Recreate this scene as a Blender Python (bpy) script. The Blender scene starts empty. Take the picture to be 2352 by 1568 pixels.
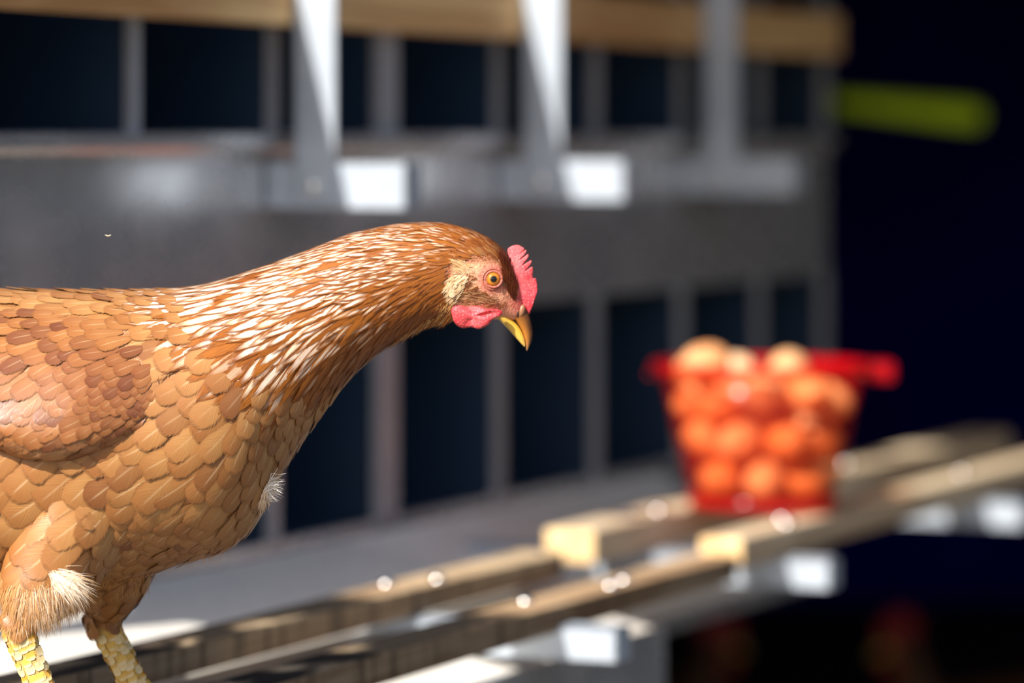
import bpy, bmesh, math, random
from mathutils import Vector, Matrix, Quaternion
from mathutils.bvhtree import BVHTree
from mathutils.geometry import tessellate_polygon
random.seed(7)
scene = bpy.context.scene
C = scene.collection

# ------------------------------------------------------------------ camera
FPX, CX, HY, HC = 8820.0, 1176.0, 320.0, 1.20      # focal length in px, image centre x, horizon row, eye height
cam = bpy.data.cameras.new('camera')
cam.lens = FPX / 2352 * 36.0
cam.sensor_width = 36.0
cam.shift_y = -(784 - HY) / 2352
cam.clip_start = 0.05
cam.dof.use_dof = True
cam.dof.focus_distance = 2.352
cam.dof.aperture_fstop = 3.3
cam_o = bpy.data.objects.new('camera', cam)
cam_o.location = (0, 0, HC)
cam_o.rotation_euler = (math.radians(90), 0, 0)
C.objects.link(cam_o)
scene.camera = cam_o

# ------------------------------------------------------------------ light
SUN_AZ, SUN_EL = math.radians(36.5), math.radians(40)    # light travels to the right of the view axis, from above
world = bpy.data.worlds.new('sky')
scene.world = world
world.use_nodes = True
nt = world.node_tree
bg = nt.nodes['Background']
sky = nt.nodes.new('ShaderNodeTexSky')
sky.sky_type = 'NISHITA'
sky.sun_disc = False
sky.dust_density = 3.0
sky.sun_elevation = SUN_EL
sky.sun_rotation = math.pi + SUN_AZ
nt.links.new(sky.outputs[0], bg.inputs[0])
bg.inputs[1].default_value = 0.14
sun = bpy.data.lights.new('sun', 'SUN')
sun.energy = 7.3
sun.angle = math.radians(0.53)
sun.color = (1.0, 0.95, 0.87)
sun_o = bpy.data.objects.new('sun', sun)
tr = Vector((math.sin(SUN_AZ) * math.cos(SUN_EL), math.cos(SUN_AZ) * math.cos(SUN_EL), -math.sin(SUN_EL)))
sun_o.rotation_euler = tr.to_track_quat('-Z', 'Y').to_euler()
sun_o.location = (-3, -4, 6)
C.objects.link(sun_o)

vs = scene.view_settings
vs.view_transform = 'Standard'
vs.look = 'None'
vs.gamma = 1
vs.use_curve_mapping = False
vs.exposure = 0.13

# ------------------------------------------------------------------ helpers
def P(px, py, Y):
    return Vector(((px - CX) / FPX * Y, Y, HC + (HY - py) / FPX * Y))
def pix(v):
    return (CX + FPX * v[0] / v[1], HY - FPX * (v[2] - HC) / v[1])
TH = math.atan(3957 / 8820.0)
DU = Vector((math.sin(TH), math.cos(TH), 0)); DN = Vector((math.cos(TH), -math.sin(TH), 0))
BO = Vector((-0.2129, 3.26, HC))
def bank(u, n, h):                                    # along the nest front, out from it, height relative to the eye
    return BO + DU * u + DN * n + Vector((0, 0, h))
def sl(r, g, b):                                      # sRGB 0-255 -> linear
    return tuple(((c / 255 / 12.92) if c / 255 < 0.04045 else ((c / 255 + 0.055) / 1.055) ** 2.4) for c in (r, g, b))
def tag(o, label=None, cat=None, group=None, kind=None):
    if label: o['label'] = label
    if cat: o['category'] = cat
    if group: o['group'] = group
    if kind: o['kind'] = kind
    return o
def empty(name, loc, rz=0.0):
    o = bpy.data.objects.new(name, None)
    o.empty_display_size = 0.05
    o.location = loc; o.rotation_euler = (0, 0, rz)
    C.objects.link(o)
    return o
def mesh_obj(name, verts, faces, mat, parent=None, off=(0, 0, 0), smooth=True):
    me = bpy.data.meshes.new(name)
    off = Vector(off)
    me.from_pydata([tuple(Vector(v) - off) for v in verts], [], faces)
    me.update()
    if smooth:
        me.polygons.foreach_set('use_smooth', [True] * len(me.polygons))
    if mat: me.materials.append(mat)
    o = bpy.data.objects.new(name, me)
    C.objects.link(o)
    if parent: o.parent = parent
    return o
def bm_obj(name, bm, mat, parent=None, smooth=False):
    bmesh.ops.recalc_face_normals(bm, faces=bm.faces)
    me = bpy.data.meshes.new(name); bm.to_mesh(me); bm.free()
    if smooth: me.polygons.foreach_set('use_smooth', [True] * len(me.polygons))
    if mat: me.materials.append(mat)
    o = bpy.data.objects.new(name, me); C.objects.link(o)
    if parent: o.parent = parent
    return o
def box_bm(x0, x1, y0, y1, z0, z1, bev=0.0, seg=1, bm=None):
    b = bmesh.new()
    v = [b.verts.new((x, y, z)) for x in (x0, x1) for y in (y0, y1) for z in (z0, z1)]
    for f in ((0, 1, 3, 2), (4, 6, 7, 5), (0, 4, 5, 1), (2, 3, 7, 6), (0, 2, 6, 4), (1, 5, 7, 3)):
        b.faces.new([v[i] for i in f])
    bmesh.ops.recalc_face_normals(b, faces=b.faces)
    if bev: bmesh.ops.bevel(b, geom=list(b.edges), offset=bev, segments=seg, affect='EDGES', profile=0.6)
    if bm is None: return b
    me = bpy.data.meshes.new('t'); b.to_mesh(me); b.free(); bm.from_mesh(me); bpy.data.meshes.remove(me)
    return bm
def box(name, x0, x1, y0, y1, z0, z1, mat, parent=None, bev=0.0, seg=1):
    return bm_obj(name, box_bm(x0, x1, y0, y1, z0, z1, bev, seg), mat, parent)
def prism(name, prof, x0, x1, mat, parent=None):
    """profile (y,z) swept along local x"""
    n = len(prof)
    v = [(x0, y, z) for y, z in prof] + [(x1, y, z) for y, z in prof]
    f = [(i, (i + 1) % n, n + (i + 1) % n, n + i) for i in range(n)] + [tuple(range(n))[::-1], tuple(range(n, 2 * n))]
    b = bmesh.new(); bv = [b.verts.new(p) for p in v]
    for q in f: b.faces.new([bv[i] for i in q])
    return bm_obj(name, b, mat, parent)
def tube(pts, rad, seg=10, ry=None):
    """rings along a polyline -> verts, faces (closed ends)"""
    vs_, fs = [], []
    pts = [Vector(p) for p in pts]
    prev = None
    for i, p in enumerate(pts):
        t = (pts[min(i + 1, len(pts) - 1)] - pts[max(i - 1, 0)]).normalized()
        a = Vector((0, 1, 0)) - t * t.y
        if a.length < 1e-3: a = Vector((1, 0, 0)) - t * t.x
        a.normalize(); b = t.cross(a)
        for k in range(seg):
            an = 2 * math.pi * k / seg
            r2 = ry[i] if ry else rad[i]
            vs_.append(p + a * math.cos(an) * r2 + b * math.sin(an) * rad[i])
    m = len(pts)
    for i in range(m - 1):
        for k in range(seg):
            fs.append((i * seg + k, i * seg + (k + 1) % seg, (i + 1) * seg + (k + 1) % seg, (i + 1) * seg + k))
    c0 = len(vs_); vs_.append(pts[0]); c1 = len(vs_); vs_.append(pts[-1])
    for k in range(seg):
        fs.append((c0, (k + 1) % seg, k)); fs.append((c1, (m - 1) * seg + k, (m - 1) * seg + (k + 1) % seg))
    return vs_, fs
def lathe(prof, seg=32):
    vs_, fs = [], []
    for r, z in prof:
        for k in range(seg):
            a = 2 * math.pi * k / seg
            vs_.append(Vector((r * math.cos(a), r * math.sin(a), z)))
    for i in range(len(prof) - 1):
        for k in range(seg):
            fs.append((i * seg + k, i * seg + (k + 1) % seg, (i + 1) * seg + (k + 1) % seg, (i + 1) * seg + k))
    return vs_, fs

# ------------------------------------------------------------------ materials
def mat(name, col=(0.5, 0.5, 0.5), rough=0.5, metal=0.0, spec=0.5):
    m = bpy.data.materials.new(name); m.use_nodes = True
    b = m.node_tree.nodes['Principled BSDF']
    b.inputs['Base Color'].default_value = (*col, 1)
    b.inputs['Roughness'].default_value = rough
    b.inputs['Metallic'].default_value = metal
    b.inputs['Specular IOR Level'].default_value = spec
    return m
class NB:
    """small node builder"""
    def __init__(s, m): s.m = m; s.t = m.node_tree; s.b = s.t.nodes['Principled BSDF']
    def n(s, typ, **kw):
        x = s.t.nodes.new('ShaderNode' + typ)
        for k, v in kw.items(): setattr(x, k, v)
        return x
    def l(s, a, b): s.t.links.new(a, b)
    def put(s, sock, v):
        if hasattr(v, 'node'): s.l(v, sock)
        elif isinstance(v, (tuple, list)) and len(v) == 3 and sock.type == 'RGBA': sock.default_value = (*v, 1)
        else: sock.default_value = v
    def math(s, op, a, b=0.0, c=0.0, clamp=False):
        x = s.n('Math', operation=op); x.use_clamp = clamp
        for i, v in enumerate((a, b, c)): s.put(x.inputs[i], v)
        return x.outputs[0]
    def mix(s, f, a, b, typ='MIX'):
        x = s.n('Mix', data_type='RGBA', blend_type=typ)
        s.put(x.inputs[0], f); s.put(x.inputs[6], a); s.put(x.inputs[7], b)
        return x.outputs[2]
    def ss(s, v, a, b, lo=0.0, hi=1.0):
        x = s.n('MapRange', interpolation_type='SMOOTHSTEP')
        s.put(x.inputs[0], v)
        for i, q in enumerate((a, b, lo, hi)): x.inputs[i + 1].default_value = q
        return x.outputs[0]
    def noise(s, vec=None, scale=5.0, detail=3.0, rough=0.5, dist=0.0):
        x = s.n('TexNoise'); x.inputs['Scale'].default_value = scale; x.inputs['Detail'].default_value = detail
        x.inputs['Roughness'].default_value = rough; x.inputs['Distortion'].default_value = dist
        if vec is not None: s.l(vec, x.inputs['Vector'])
        return x.outputs[0]
    def obj_co(s): return s.n('TexCoord').outputs['Object']
    def scale(s, vec, xyz):
        x = s.n('Mapping'); s.l(vec, x.inputs[0]); x.inputs['Scale'].default_value = xyz; return x.outputs[0]
    def bump(s, h, strength=0.3, dist=0.001):
        x = s.n('Bump'); x.inputs['Strength'].default_value = strength; x.inputs['Distance'].default_value = dist
        s.l(h, x.inputs['Height']); s.l(x.outputs[0], s.b.inputs['Normal'])
    def attr(s, name, out='Color'):
        x = s.n('Attribute', attribute_name=name); return x.outputs[out]
    def color(s, v): s.put(s.b.inputs['Base Color'], v)

def galvanised(name, col, rough=0.38, metal=0.8, dirt=0.25):
    m = mat(name, col, rough, metal); q = NB(m)
    co = q.obj_co()
    n1 = q.noise(q.scale(co, (9, 9, 14)), 1.0, 4); n2 = q.noise(q.scale(co, (60, 60, 60)), 1.0, 2)
    f = q.math('MULTIPLY', q.ss(n1, 0.42, 0.75), dirt)
    c = q.mix(f, tuple(col), tuple(x * 0.55 for x in col))
    c = q.mix(q.ss(n2, 0.45, 0.6, 0, 0.18), c, tuple(min(1, x * 1.25) for x in col))
    q.color(c)
    q.put(q.b.inputs['Roughness'], q.ss(n1, 0.3, 0.8, rough - 0.05, rough + 0.12))
    return m
M = {}
M['galv'] = galvanised('galvanised_sheet', (0.68, 0.68, 0.70), 0.26, 0.66, 0.03)
M['galv_post'] = galvanised('galvanised_post', (0.44, 0.45, 0.49), 0.42, 0.4)
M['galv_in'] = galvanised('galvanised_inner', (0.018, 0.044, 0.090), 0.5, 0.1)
M['galv_arm'] = galvanised('galvanised_arm', (0.50, 0.56, 0.64), 0.42, 0.35, 0.06)
M['tray'] = galvanised('tray_sheet', (0.76, 0.725, 0.665), 0.45, 0.0, 0.12)
def wood(name, light, dark, sc=(2.5, 45, 45), rough=0.75, dirt=None, edge=0.0):
    m = mat(name, light, rough, 0, 0.12); q = NB(m); co = q.obj_co()
    g = q.noise(q.scale(co, sc), 1.0, 5, 0.6, 0.6)
    c = q.mix(q.ss(g, 0.35, 0.68), tuple(dark), tuple(light))
    if dirt:
        big = q.noise(q.scale(co, (14, 30, 30)), 1.0, 4)
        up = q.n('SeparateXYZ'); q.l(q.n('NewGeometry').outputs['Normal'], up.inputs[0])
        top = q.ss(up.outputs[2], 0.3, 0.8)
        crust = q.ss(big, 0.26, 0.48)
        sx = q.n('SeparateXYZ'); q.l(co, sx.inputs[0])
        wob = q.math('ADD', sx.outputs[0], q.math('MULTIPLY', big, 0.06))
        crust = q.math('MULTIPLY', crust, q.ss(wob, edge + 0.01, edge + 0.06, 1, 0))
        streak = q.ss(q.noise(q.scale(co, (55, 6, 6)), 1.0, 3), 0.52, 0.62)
        c = q.mix(q.math('MULTIPLY', q.math('SUBTRACT', 1.0, top), 0.55), c, sl(72, 56, 44))  # faces not pointing up painted darker, as shade on the slat sides
        c = q.mix(q.math('MULTIPLY', streak, 0.55), c, dirt)
        c = q.mix(q.math('MULTIPLY', top, crust), c, dirt)
    q.color(c); q.bump(g, 0.35, 0.002)
    return m
M['wood_far'] = wood('perch_wood', sl(214, 194, 164), sl(168, 140, 110))
M['wood_end'] = wood('cut_wood', sl(240, 208, 156), sl(214, 174, 122))
def near_wood(name, edge):
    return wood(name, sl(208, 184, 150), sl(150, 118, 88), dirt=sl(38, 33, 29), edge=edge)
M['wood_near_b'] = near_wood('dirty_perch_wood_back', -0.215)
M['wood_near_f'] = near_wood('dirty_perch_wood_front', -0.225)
M['wood_board'] = wood('board_wood', sl(238, 198, 142), sl(186, 138, 90))
M['screw'] = mat('screw_steel', (0.85, 0.85, 0.82), 0.22, 1.0)
def plain_noise(name, a, b, sc, rough=0.8, spec=0.3):
    m = mat(name, a, rough, 0, spec); q = NB(m)
    q.color(q.mix(q.ss(q.noise(q.obj_co(), sc, 5), 0.35, 0.65), a, b)); return m
M['concrete'] = plain_noise('yard_concrete', (0.17, 0.155, 0.135), (0.12, 0.11, 0.095), 3.0)
M['litter'] = plain_noise('litter', (0.052, 0.036, 0.022), (0.03, 0.02, 0.013), 14.0)
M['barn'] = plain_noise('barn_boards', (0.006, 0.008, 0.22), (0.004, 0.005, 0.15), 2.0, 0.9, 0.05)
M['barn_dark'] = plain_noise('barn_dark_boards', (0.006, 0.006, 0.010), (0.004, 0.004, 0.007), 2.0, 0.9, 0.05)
M['green'] = mat('lime_plastic', sl(215, 250, 10), 0.4)
# ------------------------------------------------------------------ the setting
def struct(o): return tag(o, kind='structure')
struct(box('floor', -6, 8, -6, 4.9, -0.05, 0.0, M['concrete']))
struct(box('floor_barn', -6, 8, 4.9, 11.0, -0.05, 0.0, M['litter']))
struct(box('wall_back', -2.0, 8, 10.0, 10.15, 0, 3.4, M['barn']))
struct(box('wall_right', 5.0, 5.15, 4.0, 10.0, 0, 3.4, M['barn_dark']))
struct(box('shade_wall_left', -2.15, -2.0, 5.0, 10.15, 0, 3.4, M['barn_dark']))  # unseen wall added to stop sun entering from the left
struct(box('shade_wall_front', -6.0, -0.20, 4.86, 5.0, 0, 2.2, M['barn_dark']))  # unseen facade added to block sun behind the nests
shade_roof = prism('shade_roof', [(3.50, 1.70), (10.3, 3.4), (10.3, 3.48), (3.50, 1.78)], -6.0, 6.0, M['barn_dark'])  # unseen roof with a low eave, added to shade the barn
struct(shade_roof)

# ------------------------------------------------------------------ nest boxes (local x along the front, local y into the box)
RZ = math.pi / 2 - TH
BAY = 0.239
def nest_unit(name, i0, i1, label, joint=False):
    """bays i0..i1, dividers at i*BAY"""
    root = empty(name, bank(0, 0, -HC), RZ)
    tag(root, label, 'nest box', 'galvanised nest box units')
    z = lambda h: HC + h
    u0, u1 = i0 * BAY, i1 * BAY
    dep = 0.36
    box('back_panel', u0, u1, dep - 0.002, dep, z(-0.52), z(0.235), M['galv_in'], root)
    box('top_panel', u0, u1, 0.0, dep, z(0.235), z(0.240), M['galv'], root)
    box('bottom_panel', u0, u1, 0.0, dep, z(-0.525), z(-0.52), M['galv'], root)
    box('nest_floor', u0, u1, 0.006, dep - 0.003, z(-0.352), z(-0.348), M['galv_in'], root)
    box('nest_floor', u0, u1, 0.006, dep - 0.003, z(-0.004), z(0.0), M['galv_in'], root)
    # fascia between the two tiers, with a folded upper lip
    fz = [(-0.001, z(-0.160)), (-0.001, z(-0.012)), (-0.016, z(-0.006)), (-0.016, z(0.004)), (0.004, z(0.006)), (0.004, z(-0.160))]
    prism('fascia_panel', fz, u0, u1, M['galv'], root)
    prism('header_panel', [(-0.001, z(0.18)), (-0.001, z(0.234)), (0.004, z(0.234)), (0.004, z(0.18))], u0, u1, M['galv'], root)
    prism('sill_strip', [(-0.004, z(-0.352)), (-0.004, z(-0.343)), (0.005, z(-0.343)), (0.005, z(-0.352))], u0, u1, M['galv'], root)
    box('lower_panel', u0, u1, 0.0, 0.003, z(-0.52), z(-0.359), M['galv'], root)
    for i in range(i0, i1 + 1):
        last = (i == i1)
        u = i * BAY + (-0.0100 if last else 0.0100 if i == i0 else 0.020 if i < 1 else 0.010)
        wd = 0.007 if not (i == 1 or last) else 0.0095
        for (za, zb) in ((-0.348, -0.158), (0.004, 0.182)):
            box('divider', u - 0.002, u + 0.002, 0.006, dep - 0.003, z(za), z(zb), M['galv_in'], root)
            b = box_bm(u - wd, u + wd, -0.004, 0.002, z(za), z(zb))
            box_bm(u - wd, u - wd + 0.003, 0.002, 0.004, z(za), z(zb), bm=b)
            box_bm(u + wd - 0.003, u + wd, 0.002, 0.004, z(za), z(zb), bm=b)
            bm_obj('post', b, M['galv_post'], root)
    if i0 * BAY > 0.1:
        box('end_panel', u1 - 0.003, u1, 0.0, dep, z(-0.52), z(0.235), M['galv'], root)
    for u in ((u0 + 0.03), (u1 - 0.12)):
        for y in (0.22, dep - 0.03):
            box('leg', u - 0.018, u + 0.018, y - 0.018, y + 0.018, 0.0, z(-0.525), M['galv'], root, 0.002)
    return root
nest_unit('nest_box', -3, 1, 'near grey galvanised nest box unit with two tiers, behind the brown hen')
nest_unit('nest_box', 1, 6, 'far grey galvanised nest box unit with two tiers, right of the double post', True)

# sloping sunlit trays under the lower sill
def tray(name, u0, u1, n1, h1, lip, label):
    root = empty(name, bank(0, 0, -HC), RZ); z = lambda h: HC + h
    tag(root, label, 'tray', 'sloping trays under the lower nests')
    prism('sheet', [(-0.006, z(-0.353)), (-n1, z(h1)), (-n1, z(h1 - 0.003)), (-0.006, z(-0.356))], u0, u1, M['tray'], root)
    prism('front_lip', [(-n1 - 0.003, z(h1 + 0.004)), (-n1 - 0.003, z(h1 - lip)), (-n1 + 0.001, z(h1 - lip)), (-n1 + 0.001, z(h1 + 0.004))], u0, u1, M['galv'], root)
    prism('end_plate', [(-0.006, z(-0.353)), (-n1, z(h1)), (-n1, z(h1 - lip)), (-0.006, z(h1 - lip))], u1 - 0.003, u1, M['galv'], root)
    return root
tray('egg_tray', -0.717, 0.136, 0.312, -0.416, 0.16, 'near sloping pale egg tray with a deep grey front, under the perch')
tray('egg_tray', 0.140, 0.90, 0.15, -0.462, 0.012, 'far sloping pale egg tray with a thin edge, under the red bucket')

# ------------------------------------------------------------------ lower perch: slats on arms
perch = empty('lower_perch', bank(0, 0, -HC), RZ)
tag(perch, 'lower perch of two wooden slat rails on metal arms, under the hen and the bucket', 'perch')
def slat(u0, u1, n, h, wd, th, m, end=True):
    z = HC + h
    o = box('slat', u0, u1, -n - wd / 2, -n + wd / 2, z - th, z, m, perch, 0.003, 2)
    o.data.materials.append(M['wood_end'])
    for p in o.data.polygons:
        if p.normal.x < -0.9: p.material_index = 1
    return o
NEARH, NEARF, FARH = -0.355, -0.361, -0.343
slat(-1.10, 0.150, 0.195, NEARH, 0.042, 0.022, M['wood_near_b'])
slat(-1.10, 0.237, 0.320, NEARF, 0.044, 0.022, M['wood_near_f'])
slat(0.215, 1.47, 0.192, FARH, 0.048, 0.030, M['wood_far'])
slat(0.240, 1.75, 0.325, FARH - 0.004, 0.040, 0.026, M['wood_far'])
for u, n in ((-0.13, 0.182), (-0.085, 0.206), (-0.145, 0.310), (0.02, 0.325), (-0.02, 0.330), (0.375, 0.18), (0.405, 0.20), (0.415, 0.318), (0.38, 0.335), (0.96, 0.19), (0.95, 0.32)):
    z = HC + (FARH - (0.004 if n > 0.25 else 0) if u > 0.24 else NEARF if n > 0.25 else NEARH)
    v, f = lathe([(0.0001, 0.0038), (0.004, 0.0034), (0.0062, 0.0018), (0.0068, 0.0), (0.0068, -0.004)], 12)
    mesh_obj('screw', [p + Vector((u, -n, z)) for p in v], f, M['screw'], perch)
for u, top in ((-0.155, NEARH - 0.022), (0.335, FARH - 0.030), (0.93, FARH - 0.030)):
    b = box_bm(u - 0.001, u + 0.002, -0.392, 0.0, HC + top - 0.026, HC + top)
    box_bm(u - 0.001, u + 0.026, -0.392, 0.0, HC + top - 0.003, HC + top, bm=b)
    box_bm(u - 0.001, u + 0.026, -0.392, -0.389, HC + top - 0.026, HC + top, bm=b)
    bm_obj('arm', b, M['galv_arm'], perch)

# ------------------------------------------------------------------ upper perch, folded up against the nests
up = empty('upper_perch', bank(0, 0, -HC), RZ)
tag(up, 'upper wooden perch board folded up on upright metal arms, above the nest openings', 'perch')
box('board', -1.2, 1.405, -0.030, -0.010, HC + 0.097, HC + 0.147, M['wood_board'], up, 0.003, 2)
for u in (0.0, 0.478, 0.952):
    b = box_bm(u, u + 0.003, -0.070, -0.031, HC - 0.050, HC + 0.21)
    box_bm(u, u + 0.022, -0.034, -0.031, HC - 0.050, HC + 0.21, bm=b)
    bm_obj('arm', b, M['galv_arm'], up)
    b = box_bm(u + 0.004, u + 0.007, -0.134, -0.002, HC - 0.058, HC - 0.020)
    box_bm(u + 0.004, u + 0.034, -0.134, -0.131, HC - 0.058, HC - 0.020, bm=b)
    box_bm(u + 0.004, u + 0.034, -0.005, -0.002, HC - 0.058, HC - 0.020, bm=b)
    bm_obj('hinge', b, M['galv_arm'], up)
    v, f = lathe([(0.0001, 0.004), (0.005, 0.004), (0.006, 0.002), (0.006, -0.002)], 10)
    R = Matrix.Rotation(-math.pi / 2, 4, 'Y')
    mesh_obj('bolt', [R @ p + Vector((u - 0.001, -0.050, HC - 0.04)) for p in v], f, M['screw'], up)

# ------------------------------------------------------------------ red bucket of eggs
BU, BN, BH = 0.478, 0.275, FARH
bc = bank(BU, BN, BH)
m = mat('red_plastic', sl(215, 12, 30), 0.18); q = NB(m)
tb = q.n('BsdfTransparent'); tb.inputs[0].default_value = (1.0, 0.83, 0.72, 1)
mx = q.n('MixShader'); mx.inputs[0].default_value = 0.12
out = q.t.nodes['Material Output']
q.l(tb.outputs[0], mx.inputs[1]); q.l(q.b.outputs[0], mx.inputs[2]); q.l(mx.outputs[0], out.inputs[0])
M['bucket'] = m
m2 = m.copy(); m2.name = 'red_plastic_rim'
[n_ for n_ in m2.node_tree.nodes if n_.type == 'MIX_SHADER'][0].inputs[0].default_value = 0.32
M['bucket_rim'] = m2
def egg_mat(name, c1, c2):
    m = mat(name, c1, 0.5, 0, 0.35); q = NB(m)
    q.color(q.mix(q.ss(q.noise(q.obj_co(), 60, 3), 0.4, 0.65), c1, c2))
    return m
EGG = [egg_mat('egg_shell_a', sl(232, 178, 128), sl(226, 168, 116)), egg_mat('egg_shell_b', sl(226, 160, 106), sl(216, 148, 96)), egg_mat('egg_shell_c', sl(240, 196, 152), sl(232, 184, 140))]
R0, R1, BHT = 0.066, 0.096, 0.134
bucket = empty('egg_bucket', bc)
tag(bucket, 'red translucent plastic bucket full of brown eggs, standing on the perch', 'bucket')
v, f = lathe([(0.0001, 0.004), (R0 - 0.006, 0.002), (R0 - 0.003, 0.0005), (R0, 0.004), (R0 + (R1 - R0) * 0.5, BHT * 0.5), (R1, BHT), (R1 - 0.002, BHT), (R0 + (R1 - R0) * 0.5 - 0.002, BHT * 0.5), (R0 - 0.002, 0.007), (0.0001, 0.007)], 48)
wall = mesh_obj('wall', v, f, M['bucket'], bucket)
v, f = lathe([(R1 - 0.001, BHT - 0.009), (R1 + 0.002, BHT - 0.009), (R1 + 0.007, BHT - 0.006), (R1 + 0.009, BHT), (R1 + 0.006, BHT + 0.002), (R1 - 0.001, BHT + 0.001), (R1 - 0.001, BHT - 0.009)], 48)
mesh_obj('rim', v, f, M['bucket_rim'], bucket)
v, f = lathe([(R0 - 0.004, 0.0), (R0 + 0.002, 0.0), (R0 + 0.0055, 0.011), (R0 + 0.003, 0.012), (R0 - 0.001, 0.003), (R0 - 0.004, 0.0)], 48)
mesh_obj('base_ring', v, f, M['bucket_rim'], bucket)
lug = box_bm(R1 + 0.004, R1 + 0.026, -0.022, 0.022, BHT - 0.016, BHT + 0.002, 0.004, 2)
bm_obj('lug', lug, M['bucket_rim'], bucket, True)
hp = []
for k in range(25):
    a = math.pi * k / 24
    hp.append((math.cos(a) * (R1 + 0.010), math.sin(a) * (R1 + 0.012) * 0.995 + 0.0, BHT - 0.010 - 0.010 * math.sin(a)))
v, f = tube(hp, [0.002] * 25, 8)
mesh_obj('handle', v, f, M['bucket_rim'], bucket)

def egg_mesh():
    prof = []
    for k in range(15):
        a = math.pi * k / 14
        z = -math.cos(a) * 0.0245
        r = 0.0185 * math.sin(a) * (1 - 0.10 * (-math.cos(a)))
        prof.append((max(r, 0.00005), z))
    v, f = lathe(prof, 20)
    me = bpy.data.meshes.new('egg'); me.from_pydata([tuple(p) for p in v], [], f)
    me.polygons.foreach_set('use_smooth', [True] * len(f))
    return me
egg_me = [egg_mesh() for _ in range(3)]
for i, me in enumerate(egg_me): me.materials.append(EGG[i])
re_ = random.Random(11)
egg_lab = {}
def egg(x, y, z, tilt, az, label, kind):
    o = bpy.data.objects.new('egg', egg_me[kind])
    o.location = bc + Vector((x, y, z))
    o.rotation_euler = (tilt, 0, az)
    C.objects.link(o)
    tag(o, label, 'egg', 'brown eggs in the red bucket')
EW = ['leftmost', 'left of middle', 'right of middle', 'rightmost']
# (height, ring radius, [angles in degrees, 270 = towards the camera], egg offsets)
layers = [(0.028, 0.042, [208, 268, 325, 30, 90, 148], 'bottom'),
          (0.064, 0.051, [190, 240, 292, 342, 40, 90, 140], 'second'),
          (0.100, 0.060, [184, 226, 268, 312, 354, 45, 90, 140], 'third'),
          (0.134, 0.064, [212, 62, 110, 157], 'top')]
for li, (z, r, angs, nm) in enumerate(layers):
    for k, ad in enumerate(angs):
        a = math.radians(ad)
        x, y = r * math.cos(a), r * math.sin(a)
        if math.sin(a) < -0.15 or nm == 'top':
            pos = 'far left' if math.cos(a) < -0.75 else 'left of middle' if math.cos(a) < -0.25 else 'middle' if math.cos(a) < 0.25 else 'right of middle' if math.cos(a) < 0.75 else 'far right'
            side = 'front' if math.sin(a) < 0 else 'rear'
            lab = 'brown egg in the %s %s layer inside the red bucket, %s' % (side, nm, pos)
        else:
            lab = 'brown egg hidden at the rear of the %s layer in the red bucket' % nm
        z2 = z + re_.uniform(-0.002, 0.002) + (0.003 if (nm, ad) == ('top', 212) else 0) - (0.012 if nm == 'top' and ad != 212 else 0) + (0.010 if (nm, ad) in (('third', 268), ('third', 312)) else 0)
        egg(x, y, z2, math.pi / 2 + re_.uniform(-0.25, 0.25), a + math.pi / 2 + re_.uniform(-0.25, 0.25), lab, re_.randrange(3))
    if nm in ('third',):
        egg(0, 0, z, math.pi / 2, re_.uniform(0, 3), 'brown egg in the centre of the %s layer in the red bucket' % nm, 1)

# ------------------------------------------------------------------ lime green bar hanging in the barn
gr = empty('green_bar', (0.62, 6.0, HC + 0.06))
tag(gr, 'lime green plastic bar hanging in the dark barn, upper right', 'bar')
gc = P(2085, 250, 6.0)
dv = Vector((0.118, 0.0, -0.012))
v, f = tube([gc - dv * 1.0, gc - dv * 0.97, gc - dv * 0.2, gc + dv * 0.7, gc + dv * 0.95, gc + dv], [0.006, 0.014, 0.017, 0.021, 0.019, 0.008], 14)
mesh_obj('rod', v, f, M['green'], gr, gr.location)
for k in (-0.6, 0.6):
    a = gc + dv * k
    v, f = tube([a, a + Vector((0, 0, 1.15))], [0.0015, 0.0015], 6)
    mesh_obj('cord', v, f, M['barn_dark'], gr, gr.location)

# ================================================================== the hen
YH = 2.405                                             # depth of the hen's mid plane
SC = FPX / YH                                          # px per metre there
hen_loc = bank(-0.80, 0.322, NEARF)
hen = empty('hen', hen_loc)
tag(hen, 'brown hen with white-flecked neck standing on the perch, head stretched towards the bucket', 'hen')
rh = random.Random(5)
HL = hen_loc

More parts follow.
